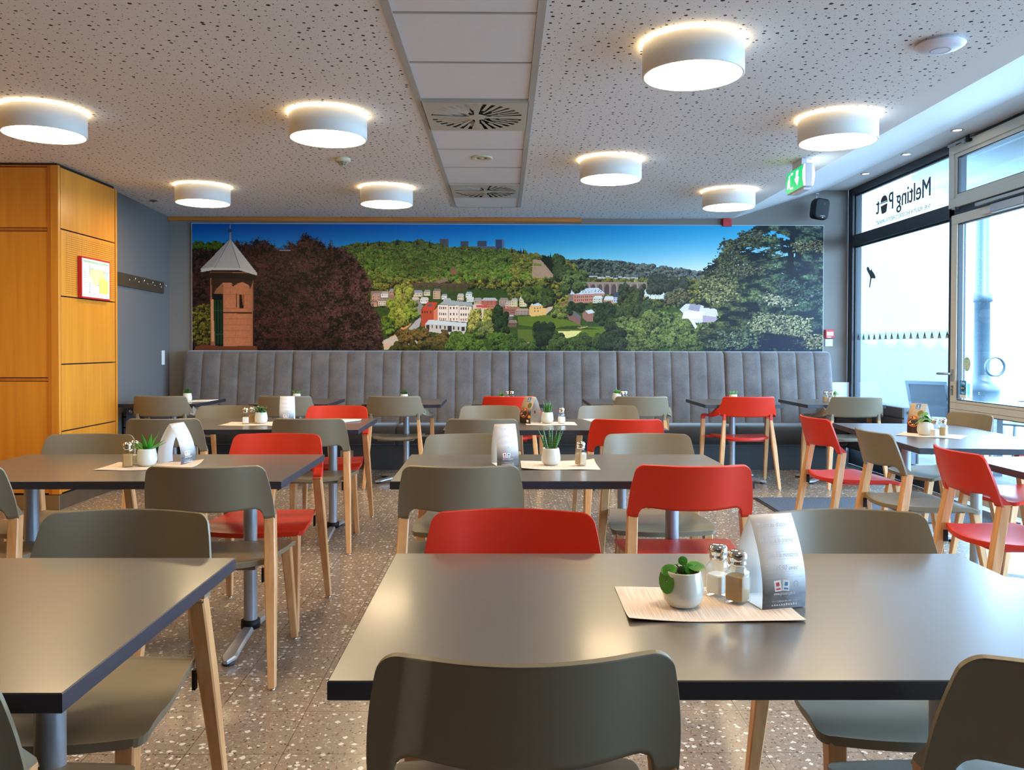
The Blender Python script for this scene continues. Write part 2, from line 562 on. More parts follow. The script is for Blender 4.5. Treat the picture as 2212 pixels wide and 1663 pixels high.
# swirl diffusers in the strip
def swirl(yc, d, label):
    t = thing('air_diffuser', label, 'air vent', (-0.162, yc, ZC), 0, 'swirl air diffusers in the ceiling strip')
    f = MB(); hs = 0.303; Rr = 0.272; n = 48; z0 = -0.014
    sq = []
    for k in range(n):
        a = 2 * PI * k / n; c, s_ = math.cos(a), math.sin(a); q = hs / max(abs(c), abs(s_))
        sq.append((q * c, q * s_, z0))
    ring = [(Rr * math.cos(2 * PI * k / n), Rr * math.sin(2 * PI * k / n), z0) for k in range(n)]
    f.add(sq + ring, [(k, (k + 1) % n, n + (k + 1) % n, n + k) for k in range(n)])
    f.box(-hs, hs, -hs, -hs + 0.003, z0, 0.004); f.box(-hs, hs, hs - 0.003, hs, z0, 0.004)
    f.box(-hs, -hs + 0.003, -hs, hs, z0, 0.004); f.box(hs - 0.003, hs, -hs, hs, z0, 0.004)
    # ribs between the slots, some reaching the hub
    nr = 32
    for k in range(nr):
        a = 2 * PI * (k + 0.5) / nr
        inner = (0.05, 0.145, 0.09, 0.145)[k % 4]
        w0 = 0.002 + 0.011 * inner / Rr; w1 = 0.0135
        ca, sa = math.cos(a), math.sin(a)
        f.add([(inner * ca + w0 * sa / 1, inner * sa - w0 * ca, z0), (Rr * ca + w1 * sa, Rr * sa - w1 * ca, z0),
               (Rr * ca - w1 * sa, Rr * sa + w1 * ca, z0), (inner * ca - w0 * sa, inner * sa + w0 * ca, z0)], [(0, 1, 2, 3)])
    f.lathe([(0.052, z0 + 0.004), (0.052, z0 - 0.001), (0.0, z0 - 0.001)], seg=24, smooth=False)
    for q in range(4):
        a = q * PI / 2; M = Matrix.Rotation(a, 4, 'Z')
        f.box(0.05, Rr, -0.013, 0.013, z0 - 0.002, z0 + 0.002, 0, M)
    f.obj('faceplate', M_DIFF, t)
    bl = MB()
    for k in range(nr):
        a = 2 * PI * k / nr; M = Matrix.Rotation(a, 4, 'Z') @ Matrix.Rotation(R(38), 4, 'X')
        bl.box((0.06, 0.15, 0.10, 0.15)[k % 4], 0.265, -0.014, 0.014, 0.001, 0.0025, 0, M)
    bl.obj('swirl_blades', M_BLADE, t, (0, 0, 0.004))
    k_ = MB(); k_.lathe([(0.0, 0.028), (0.285, 0.028), (0.285, -0.012)], seg=32)
    k_.obj('air_box', M_BLACK, t)
swirl(4.998, 0, 'square swirl air diffuser in the ceiling strip, the larger one nearer the camera')
swirl(7.395, 0, 'square swirl air diffuser at the far end of the ceiling strip')

# walls
b = MB(); b.quad((-3.75, 9.0, 0), (3.74, 9.0, 0), (3.74, 9.0, 3.0), (-3.75, 9.0, 3.0))
struct(b, 'wall_back', M_WALLB)
b = MB(); b.quad((-3.46, 7.3, 0), (-3.60, 9.0, 0), (-3.60, 9.0, ZC), (-3.46, 7.3, ZC))
struct(b, 'wall_left', M_WALLG)
b = MB(); b.quad((-4.6, -2.6, 0), (-4.6, 6.9, 0), (-4.6, 6.9, ZC), (-4.6, -2.6, ZC))
struct(b, 'wall_left_front', M_MAPLE)
b = MB(); b.quad((-6, -2.6, 0), (4.0, -2.6, 0), (4.0, -2.6, 3.0), (-6, -2.6, 3.0))
struct(b, 'wall_rear', M_REAR)
# thin pier at the window end of the back wall, behind the bench
b = MB(); b.box(3.50, 3.735, 8.93, 8.999, 0.0, 0.875)
tag(b.obj('boxed_pipe', mat('pale_casing', srgb(196, 202, 208), 0.6)), 'pale boxed-in ledge in the window corner beside the bench', 'casing')
# wooden strip under the ceiling
b = MB(); b.box(-3.595, 0.837, 8.955, 8.998, 2.598, 2.637)
bevel(struct(b, 'trim_1', M_MAPLE_H), 0.002)

# ---- window wall x = 3.74 ----
XW = 3.74
def frame_box(b, y0, y1, z0, z1, d=0.06, x=XW, mi=0):
    b.box(x, x + d, y0, y1, z0, z1, mi)
b = MB()
frame_box(b, 8.885, 9.0, 0.0, 2.955, 0.10)            # far jamb
frame_box(b, 6.87, 6.95, 0.0, 2.955, 0.10)            # post by the door
frame_box(b, 0.4, 8.885, 2.885, 2.955, 0.10)         # head
frame_box(b, 5.74, 8.885, 2.335, 2.44, 0.10)          # transom
frame_box(b, 6.95, 8.885, 0.0, 0.16, 0.10)            # sill rail
frame_box(b, 5.64, 5.74, 0.0, 2.955, 0.10)
for y in (4.8, 3.9, 2.9, 1.9, 0.9):
    frame_box(b, y - 0.04, y + 0.04, 0.0, 2.885, 0.10)
frame_box(b, 0.4, 5.64, 2.335, 2.42, 0.10)
frame_box(b, 0.4, 5.64, 0.0, 0.12, 0.10)
w1 = struct(b, 'window_1', M_DARKF)
bevel(w1, 0.003)
b = MB(); b.box(XW, XW + 0.12, -2.6, 0.4, 0.0, 2.955); struct(b, 'wall_right', M_WHITE)
# slim inner beads of the two far lights
b = MB()
for z0, z1 in ((0.16, 2.335), (2.44, 2.885)):
    for (ya, yb, za, zb_) in ((6.95, 8.885, z0, z0 + 0.018), (6.95, 8.885, z1 - 0.018, z1), (6.95, 6.968, z0 + 0.018, z1 - 0.018), (8.867, 8.885, z0 + 0.018, z1 - 0.018)):
        b.box(XW + 0.028, XW + 0.05, ya, yb, za, zb_)
b.obj('window_gasket', M_RUBBER, w1)
def pane(y0, y1, z0, z1, name='pane', parent=None, x=XW + 0.04):
    b = MB(); b.quad((x, y0, z0), (x, y1, z0), (x, y1, z1), (x, y0, z1))
    return b.obj(name, M_GLASS, parent)
pane(6.95, 8.885, 0.16, 2.335, 'pane', w1)
pane(6.95, 8.885, 2.44, 2.885, 'pane', w1)
ys = [5.64, 4.8, 3.9, 2.9, 1.9, 0.9, 0.4]
for ya, yb in zip(ys[1:], ys[:-1]):
    pane(ya, yb, 0.12, 2.885, 'pane', w1)
# pale opening vent above the door
b = MB()
X0, X1 = XW - 0.022, XW + 0.03
def ring(b, y0, y1, z0, z1, w, x0, x1, mi=0, wb=None, wt=None):
    wb = wb or w; wt = wt or w
    b.box(x0, x1, y0, y1, z0, z0 + wb, mi); b.box(x0, x1, y0, y1, z1 - wt, z1, mi)
    b.box(x0, x1, y0, y0 + w, z0 + wb, z1 - wt, mi); b.box(x0, x1, y1 - w, y1, z0 + wb, z1 - wt, mi)
ring(b, 5.69, 6.925, 2.408, 2.925, 0.075, X0, X1)
w2 = struct(b, 'window_2', M_LIGHTF); bevel(w2, 0.003)
b = MB(); ring(b, 5.762, 6.853, 2.480, 2.853, 0.035, X0 + 0.012, X1 - 0.004)
b.obj('vent_bead', M_LIGHTF, w2)
b = MB(); ring(b, 5.795, 6.818, 2.512, 2.822, 0.010, X0 + 0.018, X1 - 0.008)
b.obj('vent_gasket', M_RUBBER, w2)
pane(5.80, 6.81, 2.52, 2.815, 'pane', w2, XW + 0.005)
b = MB(); b.box(XW - 0.03, XW, 6.80, 6.86, 2.392, 2.406); b.box(XW - 0.036, XW - 0.02, 6.80, 6.815, 2.385, 2.41)
b.obj('vent_catch', M_ALU, w2)
# vent opener at the head
t = thing('vent_opener', 'slim metal window opener on the head rail above the pale vent', 'window opener', (XW - 0.03, 6.55, 2.925))
b = MB(); b.box(-0.012, 0.012, -0.02, 0.36, -0.008, 0.012); b.obj('slide_rail', M_ALU, t)
b = MB(); b.tube([(0, 0.25, -0.01), (-0.01, 0.05, 0.0), (-0.012, -0.3, 0.004), (-0.012, -0.6, 0.006)], 0.005, 8); b.obj('stay_rod', M_BLK, t)
b = MB(); b.box(-0.022, 0.012, 0.03, 0.07, -0.03, 0.018); b.obj('bracket', M_BLK, t)
b = MB(); b.box(-0.02, 0.014, 0.09, 0.14, -0.028, -0.004); b.obj('end_block', M_ALU, t)

# door leaf
b = MB()
x0, x1 = XW - 0.028, XW + 0.03
ring(b, 5.745, 6.865, 0.03, 2.342, 0.088, x0, x1, 0, 0.17, 0.075)
b.box(x0, x1, 5.833, 6.777, 0.72, 0.822)
d1 = struct(b, 'door_1', M_LIGHTF); bevel(d1, 0.003)
b = MB(); ring(b, 5.828, 6.782, 0.817, 2.272, 0.012, x0 + 0.010, x1 - 0.01); ring(b, 5.828, 6.782, 0.195, 0.725, 0.012, x0 + 0.01, x1 - 0.01)
b.obj('door_gasket', M_RUBBER, d1)
b = MB(); b.box(x0 - 0.001, x0 + 0.002, 5.76, 6.86, 0.748, 0.751); b.box(x0 - 0.001, x0 + 0.002, 5.76, 6.86, 0.80, 0.803); b.box(x0 - 0.001, x0 + 0.002, 5.76, 6.86, 0.12, 0.123)
b.obj('door_groove', mat('groove_grey', srgb(96, 94, 88), 0.6), d1)
pane(5.835, 6.775, 0.825, 2.265, 'pane', d1, XW)
pane(5.835, 6.775, 0.20, 0.718, 'pane', d1, XW)
h = MB(); h.box(-0.008, 0.0, -0.016, 0.016, -0.05, 0.05)
hp = h.obj('door_handle', M_ALU, d1, (x0, 6.825, 1.025))
h = MB(); h.tube([(-0.005, 0, 0.012), (-0.05, 0, 0.012), (-0.058, 0.01, 0.012), (-0.058, 0.13, 0.010)], 0.0105, 12); h.obj('lever', M_ALU, hp)
h = MB(); h.box(-0.008, 0.0, -0.013, 0.013, -0.04, 0.04); h.tube([(-0.012, 0, 0.012), (-0.006, 0, 0.012)], 0.009, 12)
h.obj('lock_plate', M_STEEL, d1, (x0, 6.825, 0.90))
# door closer
t = thing('door_closer', 'grey overhead door closer on the top rail of the glazed door', 'door closer', (x0, 6.2, 2.30))
b = MB(); b.box(-0.045, 0, -0.35, 0.05, -0.03, 0.035); bevel(b.obj('closer_body', M_ALU, t), 0.006)
b = MB(); b.box(-0.03, 0.0, 0.05, 0.20, -0.02, 0.02); bevel(b.obj('back_plate', M_LIGHTF, t), 0.004)
b = MB(); b.box(-0.05, -0.022, -0.40, 0.24, 0.052, 0.078); bevel(b.obj('slide_arm', M_ALU, t), 0.003)

# marks on the glass
XG = XW + 0.0385
def onpane(vs, y0, z0, x):         # flat lettering standing in the plane of the glass
    return [(x, y0 + a, z0 + c) for a, c in vs]
t = thing('window_lettering', 'grey mirrored restaurant lettering with a cloche and pot on the far top window', 'lettering', (0, 0, 0))
M_LET = mat('lettering_grey', srgb(74, 84, 92), 0.6)
b = MB()
vs, fs = textmesh('Melting', 0.245, 0.0, 0.82)
w_ = max(v[0] for v in vs)
vs = [(v[0] * 0.65 / w_, v[1]) for v in vs]
for d_ in (-0.005, 0.0, 0.005): b.add(onpane(vs, 7.322 + d_, 2.60, XG + d_ * 0.01), fs)
vs, fs = textmesh('P', 0.245, 0.0, 1.0); w_ = max(v[0] for v in vs)
for d_ in (-0.006, 0.0, 0.006): b.add(onpane([(v[0] * 0.10 / w_, v[1]) for v in vs], 8.03 + d_, 2.60, XG + d_ * 0.01), fs)
vs, fs = textmesh('t', 0.245, 0.0, 1.0); w_ = max(v[0] for v in vs)
for d_ in (-0.006, 0.0, 0.006): b.add(onpane([(v[0] * 0.07 / w_, v[1]) for v in vs], 8.335 + d_, 2.60, XG + d_ * 0.01), fs)
b.obj('lettering', M_LET, t)
b = MB()
dome = [(0.075 * math.cos(a), 0.062 * math.sin(a)) for a in [PI * k / 16 for k in range(17)]]
b.add(onpane([(p[0], p[1]) for p in dome], 8.235, 2.700, XG), [tuple(range(17))])
b.add(onpane([(-0.088, -0.012), (0.088, -0.012), (0.088, -0.002), (-0.088, -0.002)], 8.235, 2.70, XG), [(0, 1, 2, 3)])
b.add(onpane([(0.008 * math.cos(2 * PI * k / 10), 0.074 + 0.008 * math.sin(2 * PI * k / 10)) for k in range(10)], 8.235, 2.70, XG), [tuple(range(10))])
b.add(onpane([(-0.075, 0.0), (0.075, -0.012), (0.052, -0.085), (0.03, -0.092), (-0.03, -0.088), (-0.055, -0.08)], 8.235, 2.675, XG), [(0, 1, 2, 3, 4, 5)])
b.obj('cloche_and_pot', mat('lettering_dark', srgb(62, 66, 66), 0.6), t)
b = MB()
vs, fs = textmesh("THE YOUTH HOSTEL'S RESTAURANT", 0.052); w_ = max(v[0] for v in vs)
for d_ in (-0.0012, 0.0012): b.add(onpane([(v[0] * 1.085 / w_, v[1] * 1.02) for v in vs], 7.325 + d_, 2.492, XG + d_ * 0.05), fs)
b.obj('tagline', mat('tagline_grey', srgb(70, 84, 92), 0.6), t)

bird = [(8.615, 2.083), (8.59, 2.09), (8.565, 2.077), (8.55, 2.058), (8.532, 2.045), (8.515, 2.052), (8.513, 2.072), (8.503, 2.055), (8.49, 2.038), (8.462, 2.02), (8.428, 1.992), (8.41, 1.965),
        (8.42, 1.952), (8.455, 1.957), (8.492, 1.962), (8.505, 1.955), (8.525, 1.90), (8.537, 1.868), (8.553, 1.868), (8.557, 1.885), (8.545, 1.925), (8.532, 1.965), (8.545, 1.99), (8.577, 2.02), (8.602, 2.045), (8.62, 2.068)]
b = MB(); b.add([(XG, y, z) for y, z in bird], [tuple(range(len(bird)))])
tag(b.obj('bird_sticker', mat('bird_grey', srgb(70, 84, 98), 0.6)), 'dark bird of prey silhouette stuck on the tall far window pane', 'sticker')
t = thing('glazing_band', 'pale film band with a row of dark triangle emblems across the tall window pane', 'window film')
mf = glass('film', (0.80, 0.90, 0.93, 1))
b = MB(); b.quad((XG, 6.985, 1.330), (XG, 8.86, 1.330), (XG, 8.86, 1.402), (XG, 6.985, 1.402)); b.obj('film_strip', mf, t)
e = MB(); wmk = MB(); M_EM = mat('emblem_navy', srgb(22, 28, 52), 0.6)
e.add([(0, -0.030, 0), (0, 0.030, 0), (0, 0.0, 0.062)], [(0, 1, 2)])
wmk.add([(-0.001, -0.014, 0.004), (-0.001, -0.003, 0.004), (-0.001, -0.002, 0.026), (-0.001, -0.010, 0.022)], [(0, 1, 2, 3)])
wmk.add([(-0.001, 0.006, 0.004), (-0.001, 0.018, 0.004), (-0.001, 0.012, 0.014), (-0.001, 0.006, 0.016)], [(0, 1, 2, 3)])
ed = e.mesh('emblem', M_EM); wd = wmk.mesh('emblem_figure', M_PAPER)
for k in range(15):
    px = 597 + 0  # spacing measured on the glass itself
    y = 8.805 - k * (8.805 - 7.035) / 14
    o = bpy.data.objects.new('emblem', ed); C.objects.link(o); o.parent = t; o.location = (XG - 0.001, y, 1.335)
    q = bpy.data.objects.new('emblem_figure', wd); C.objects.link(q); q.parent = o
# door stickers
XD = XW - 0.002
t = thing('eco_sticker', 'round pale green sticker with mirrored white lettering on the door glass', 'sticker', (XD, 6.66, 1.12))
b = MB(); b.add([(0, 0.05 * math.cos(2 * PI * k / 28), 0.057 * math.sin(2 * PI * k / 28)) for k in range(28)], [tuple(range(28))]); b.obj('disc', mat('sticker_green', srgb(150, 206, 168), 0.6), t)
b = MB()
for s_, z in (('ECO', 0.002), ('BOX', -0.033)):
    vs, fs = textmesh(s_, 0.044, 0.001, 0.82, 'CENTER'); b.add([(-0.001, v[0], v[1] + z) for v in vs], fs)
b.add([(-0.001, -0.034, -0.042), (-0.001, 0.034, -0.042), (-0.001, 0.034, -0.039), (-0.001, -0.034, -0.039)], [(0, 1, 2, 3)])
b.obj('lettering', M_PAPER, t)
t = thing('wifi_sticker', 'blue free wifi sticker low on the door glass by the handle', 'sticker', (XD, 6.713, 0.905))
b = MB(); b.box(-0.0006, 0, -0.045, 0.045, -0.035, 0.08); b.obj('blue_field', mat('sticker_blue', srgb(28, 140, 206), 0.5), t)
b = MB(); b.box(-0.0006, 0, -0.045, 0.045, -0.062, -0.035); b.obj('white_foot', M_PAPER, t)
b = MB()
for s_, z, sz in (('Free', 0.050, 0.034), ('Hotspot', -0.024, 0.017)):
    vs, fs = textmesh(s_, sz, 0.0006, 0.9, 'CENTER'); b.add([(-0.0012, -v[0], v[1] + z) for v in vs], fs)
b.obj('lettering', M_PAPER, t)
b = MB(); b.add([(-0.001, 0.036 * c, 0.018 + 0.024 * s_) for c, s_ in ((1, 0), (0.7, 0.45), (0, 1), (-0.7, 0.45), (-1, 0), (-0.7, -0.45), (0, -1), (0.7, -0.45))], [tuple(range(8))])
bp = b.obj('wifi_mark', M_BLK, t)
b = MB()
for s_, y in (('Wi', 0.015), ('Fi', -0.014)):
    vs, fs = textmesh(s_, 0.024, 0.0006, 0.9, 'CENTER'); b.add([(-0.0016, y - v[0], v[1] + 0.010) for v in vs], fs)
b.obj('wifi_lettering', M_PAPER, bp)
b = MB(); b.box(0.004, 0.005, 6.62, 6.665, 0.845, 0.965)
tag(b.obj('outer_sticker', glass('sticker_back', (0.55, 0.8, 0.9, 1)), None, (XD, 0, 0)), 'pale blue back of an outer sticker on the door glass, right of the blue one', 'sticker')

# recessed downlights by the window
for k, (y, lb) in enumerate(((8.128, 'farthest of the three small downlights above the window'), (7.302, 'middle small downlight above the window'), (6.485, 'nearest small downlight above the window, by the door'))):
    t = thing('downlight', lb, 'downlight', (3.546, y, 2.955), 0, 'small recessed downlights above the window')
    b = MB(); b.lathe([(0.032, -0.001), (0.034, -0.006), (0.046, -0.004), (0.047, 0.0)], seg=28); b.obj('bezel', M_ALU, t)
    b = MB(); b.lathe([(0.032, -0.001), (0.0, -0.001)], seg=28); b.obj('bulb', mat('downlight_bulb', (1, 1, 1, 1), 0.5, emit=(1, 0.86, 0.72, 1), estr=10), t)

# ---- wood-panelled cupboard block on the left ----
t = thing('panelled_cupboard', 'tall maple-veneer panelled cupboard block with steel plinth, left of the room', 'cupboard')
YF, XS = 6.35, -3.375
b = MB(); b.box(-4.58, XS - 0.03, YF + 0.02, 7.28, 0.12, 2.615); b.obj('carcass', M_BLACK, t)
b = MB(); b.box(-4.58, XS - 0.004, YF - 0.003, 7.30, 0.0, 0.115)
bevel(b.obj('plinth', M_STEEL, t), 0.002)
b = MB(); b.box(-4.58, XS - 0.02, YF + 0.015, 7.29, 2.62, ZC - 0.002); b.obj('top_gap', M_BLACK, t)
# front: top rail, stile, panels
zf = [(0.13, 0.98), (1.012, 2.120), (2.150, 2.605)]
xf = [(-4.58, -3.457)]
for xa, xb in xf:
    for za, zb_ in zf:
        b = MB(); b.box(xa + 0.004, xb - 0.004, YF + 0.006, YF + 0.02, za, zb_); bevel(b.obj('front_panel', M_MAPLE, t), 0.001)
b = MB()
for z in (0.985, 2.125): b.box(-4.58, -3.46, YF + 0.001, YF + 0.018, z, z + 0.02)
b.box(-4.58, -3.46, YF + 0.001, YF + 0.018, 2.61, 2.622)
b.obj('front_rail', M_MAPLE_E, t)
b = MB(); b.box(-3.457, -3.432, YF - 0.003, YF + 0.02, 0.12, 2.622); b.obj('stile', M_MAPLE_E, t)
b = MB(); b.box(-3.432, -3.375, YF - 0.004, YF + 0.028, 0.12, 2.622); bevel(b.obj('corner_post', M_MAPLE, t), 0.002)
# side panels
def perf_wood():
    m = wood('maple_perforated', srgb(206, 132, 40), srgb(224, 152, 54), 2, 1.0, 0.4, 0.2)
    nt = m.node_tree; L = nt.links; p = nt.nodes['Principled BSDF']
    src = p.inputs['Base Color'].links[0].from_socket
    tc = N(nt, 'ShaderNodeTexCoord'); sx = N(nt, 'ShaderNodeSeparateXYZ'); L.new(tc.outputs['Object'], sx.inputs[0])
    fl = []
    for ax in ('Y', 'Z'):
        a = N(nt, 'ShaderNodeMath', operation='DIVIDE'); a.inputs[1].default_value = 0.0165; L.new(sx.outputs[ax], a.inputs[0])
        f = N(nt, 'ShaderNodeMath', operation='FRACT'); L.new(a.outputs[0], f.inputs[0])
        s_ = N(nt, 'ShaderNodeMath', operation='SUBTRACT'); s_.inputs[1].default_value = 0.5; L.new(f.outputs[0], s_.inputs[0])
        q = N(nt, 'ShaderNodeMath', operation='POWER'); q.inputs[1].default_value = 2.0; L.new(s_.outputs[0], q.inputs[0])
        fl.append(q.outputs[0])
    ad = N(nt, 'ShaderNodeMath', operation='ADD'); L.new(fl[0], ad.inputs[0]); L.new(fl[1], ad.inputs[1])
    lt = N(nt, 'ShaderNodeMath', operation='LESS_THAN'); lt.inputs[1].default_value = 0.055; L.new(ad.outputs[0], lt.inputs[0])
    ms = []
    for ax, c_, h_ in (('Y', 6.855, 0.40), ('Z', 1.888, 0.232)):
        a = N(nt, 'ShaderNodeMath', operation='SUBTRACT'); a.inputs[1].default_value = c_; L.new(sx.outputs[ax], a.inputs[0])
        d = N(nt, 'ShaderNodeMath', operation='ABSOLUTE'); L.new(a.outputs[0], d.inputs[0])
        l = N(nt, 'ShaderNodeMath', operation='LESS_THAN'); l.inputs[1].default_value = h_; L.new(d.outputs[0], l.inputs[0])
        ms.append(l.outputs[0])
    cur = lt.outputs[0]
    for q in ms:
        mu = N(nt, 'ShaderNodeMath', operation='MULTIPLY'); L.new(cur, mu.inputs[0]); L.new(q, mu.inputs[1]); cur = mu.outputs[0]
    mx = N(nt, 'ShaderNodeMix', data_type='RGBA'); L.new(cur, mx.inputs[0]); L.new(src, mx.inputs[6]); mx.inputs[7].default_value = srgb(86, 46, 12)
    L.new(mx.outputs[2], p.inputs['Base Color'])
    return m
M_PERF = perf_wood()
for za, zb_ in ((0.13, 0.592), (0.602, 1.106), (1.116, 1.627), (1.637, 2.140), (2.150, 2.612)):
    perf = za > 1.63 and za < 2.0
    b = MB(); b.box(XS - 0.016, XS - 0.001, YF + 0.036, 7.262, za, zb_)
    bevel(b.obj('perforated_panel' if perf else 'side_panel', M_PERF if perf else M_MAPLE, t), 0.001)
b = MB(); b.box(XS - 0.03, XS + 0.004, 7.272, 7.30, 0.12, 2.615); bevel(b.obj('end_post', M_MAPLE, t), 0.002)

# evacuation plan
t = thing('evacuation_plan', 'red-framed evacuation floor plan on the perforated wood panel', 'sign', (XS, 6.87, 1.80))
b = MB(); ring(b, -0.24, 0.24, -0.165, 0.165, 0.010, 0.0, 0.030); b.box(0.0, 0.028, -0.235, 0.235, -0.16, 0.16)
b.obj('red_frame', M_SIGNR, t)
b = MB(); b.box(0.0295, 0.0305, -0.228, 0.228, -0.153, 0.153); b.obj('plan_sheet', mat('plan_paper', srgb(236, 238, 218), 0.5), t)
b = MB(); px = 0.031
def rc(b, y0, y1, z0, z1, x=px): b.add([(x, y0, z0), (x, y1, z0), (x, y1, z1), (x, y0, z1)], [(0, 1, 2, 3)])
rc(b, -0.11, 0.15, 0.0, 0.08); rc(b, -0.07, 0.05, -0.045, 0.0); rc(b, -0.03, 0.02, -0.06, -0.045)
b.obj('green_rooms', mat('plan_green', srgb(214, 224, 160), 0.6), t)
b = MB(); rc(b, 0.055, 0.205, -0.115, 0.015, px + 0.0003); b.obj('yellow_room', mat('plan_yellow', srgb(230, 224, 110), 0.6), t)
b = MB(); rc(b, 0.155, 0.212, 0.0, 0.062, px + 0.0004); b.obj('blue_room', mat('plan_blue', srgb(186, 218, 214), 0.6), t)
b = MB()
for q in ((-0.112, -0.106, 0.03, 0.105), (-0.112, -0.106, -0.115, -0.03), (-0.13, -0.106, -0.118, -0.113), (-0.09, -0.05, 0.075, 0.08), (0.05, 0.054, -0.115, 0.015), (0.02, 0.055, -0.05, -0.046), (0.155, 0.158, 0.0, 0.065), (0.12, 0.212, 0.062, 0.066)):
    rc(b, *q, px + 0.0006)
b.obj('plan_lines', mat('plan_line', srgb(120, 146, 132), 0.6), t)
b = MB()
vs, fs = textmesh('PLAN D\'EVACUATION - FLUCHTPLAN', 0.024, 0.0003); w_ = max(v[0] for v in vs)
b.add([(px + 0.0006, -0.215 + v[0] * 0.42 / w_, 0.123 + v[1]) for v in vs], fs)
b.obj('plan_heading', mat('plan_heading_green', srgb(104, 176, 120), 0.6), t)
b = MB(); rnd = random.Random(3)
for z in [0.055 - 0.014 * k for k in range(9)]:
    rc(b, -0.213, -0.213 + rnd.uniform(0.03, 0.06), z, z + 0.004, px + 0.0006)
for q in range(5):
    for z in (-0.128, -0.137, -0.146):
        rc(b, -0.12 + q * 0.066, -0.12 + q * 0.066 + rnd.uniform(0.02, 0.045), z, z + 0.004, px + 0.0006)
b.obj('plan_key', mat('plan_key_grey', srgb(176, 170, 160), 0.6), t)

# coat rack on the left wall: wall runs from (-3.46,7.3) to (-3.60,9.0)
def wl(y): return -3.46 - 0.14 * (y - 7.3) / 1.7
t = thing('coat_rack', 'dark wooden coat rail with five steel hooks on the grey left wall', 'coat rack', (0, 0, 0))
b = MB(); y0, y1 = 7.45, 8.76
b.add([(wl(y0) + d, y0, z) for d in (0.002, 0.022) for z in (1.80, 1.918)] + [(wl(y1) + d, y1, z) for d in (0.002, 0.022) for z in (1.80, 1.918)],
      [(0, 1, 3, 2), (4, 6, 7, 5), (0, 2, 6, 4), (1, 5, 7, 3), (2, 3, 7, 6), (0, 4, 5, 1)])
b.obj('board', mat('dark_board', srgb(66, 54, 38), 0.5), t)
for k, y in enumerate((7.78, 8.02, 8.26, 8.48, 8.67)):
    b = MB(); x = wl(y) + 0.022
    b.lathe([(0.009, 0), (0.011, 0.004)], (x, y, 1.866), 12, M=Matrix.Rotation(PI / 2, 4, 'Y'), cap1=True)
    b.tube([(x, y, 1.866), (x + 0.045, y, 1.866), (x + 0.052, y, 1.873), (x + 0.052, y, 1.888)], 0.005, 8)
    b.obj('hook', M_CHROME, t)
t = thing('wall_socket', 'white double socket plate on the grey left wall by the corner', 'socket', (wl(8.77) + 0.001, 8.77, 1.13), R(4.7))
b = MB(); b.box(0, 0.010, -0.041, 0.041, -0.075, 0.075); bevel(b.obj('plate', M_WHITE, t), 0.003)
for z in (-0.035, 0.035):
    b = MB(); b.lathe([(0.021, 0.0105), (0.021, 0.004), (0, 0.004)], (0, 0, 0), 16, M=Matrix.Translation((0, 0, z)) @ Matrix.Rotation(PI / 2, 4, 'Y'))
    b.box(0.0105, 0.012, -0.036, 0.036, z + 0.030, z + 0.033); b.obj('socket_cup', M_WHITE, t)
    pass

# radiators: slatted dark cabinets
M_RAD = mat('radiator_dark', srgb(78, 76, 80), 0.4, 0.2)
def radiator(name, loc, ln, dep, rz, label, z0, z1, n):
    t = thing(name, label, 'radiator', loc, rz)
    b = MB(); h = (z1 - z0) / n
    for k in range(n):
        b.box(-dep, -dep + 0.02, 0.0, ln, z0 + k * h + 0.006, z0 + (k + 1) * h - 0.006)
        b.box(-0.02, 0.0, 0.0, ln, z0 + k * h + 0.006, z0 + (k + 1) * h - 0.006)
    for k in range(n):
        pass
    bevel(b.obj('slats', M_RAD, t), 0.003)
    b = MB(); b.box(-dep + 0.02, -0.02, 0.004, ln - 0.004, z0, z1 - 0.004); bevel(b.obj('heating_body', mat('radiator_blue_grey', srgb(112, 124, 140), 0.4), t), 0.004)
    b = MB(); b.lathe([(0.0, 0.0), (0.014, 0.0), (0.016, 0.004), (0.016, 0.012), (0.009, 0.013), (0.009, 0.006), (0, 0.006)], (-dep / 2, -0.0, z1 - 0.045), 18, M=Matrix.Rotation(PI / 2, 4, 'X')); b.obj('vent_screw', M_CHROME, t)
    for y in (0.12, ln - 0.12):
        b = MB(); b.box(-dep * 0.62, -dep * 0.38, y - 0.02, y + 0.02, 0.002, z0 + 0.02); b.obj('foot', M_RAD, t)
    return t
radiator('radiator', (3.665, 7.28, 0), 1.56, 0.15, 0, 'long dark slatted radiator along the window right of the bench', 0.22, 0.725, 5)
radiator('radiator', (-3.46 + 0.125, 7.62, 0), 1.2, 0.13, R(4.7), 'dark slatted radiator against the left wall behind the panelled cupboard', 0.12, 0.70, 6)

# back-wall fittings
t = thing('alarm_sounder', 'red square alarm sounder under the ceiling above the mural', 'alarm', (2.412, 9.0, 2.595))
b = MB(); b.box(-0.048, 0.048, -0.055, -0.001, -0.042, 0.040); bevel(b.obj('housing', M_SIGNR, t), 0.004)
b = MB(); b.lathe([(0.022, 0.0), (0.024, 0.002), (0.026, 0.0)], (0, -0.056, 0), 24, M=Matrix.Rotation(PI / 2, 4, 'X')); b.obj('sound_ring', mat('dark_red', srgb(130, 14, 20), 0.4), t)
t = thing('fire_call_point', 'red fire alarm call point on the wall right of the mural', 'fire alarm', (3.538, 9.0, 1.397))
b = MB(); b.box(-0.047, 0.047, -0.035, -0.001, -0.047, 0.047); bevel(b.obj('housing', M_SIGNR, t), 0.004)
b = MB(); b.box(-0.034, 0.034, -0.037, -0.034, -0.018, 0.022); b.box(-0.03, 0.012, -0.0365, -0.034, -0.040, -0.030); b.obj('glass_face', M_PAPER, t)
b = MB()
for x in (-0.015, 0, 0.015): b.box(x - 0.004, x + 0.004, -0.0385, -0.037, -0.002, 0.004)
b.obj('arrows', M_BLK, t)
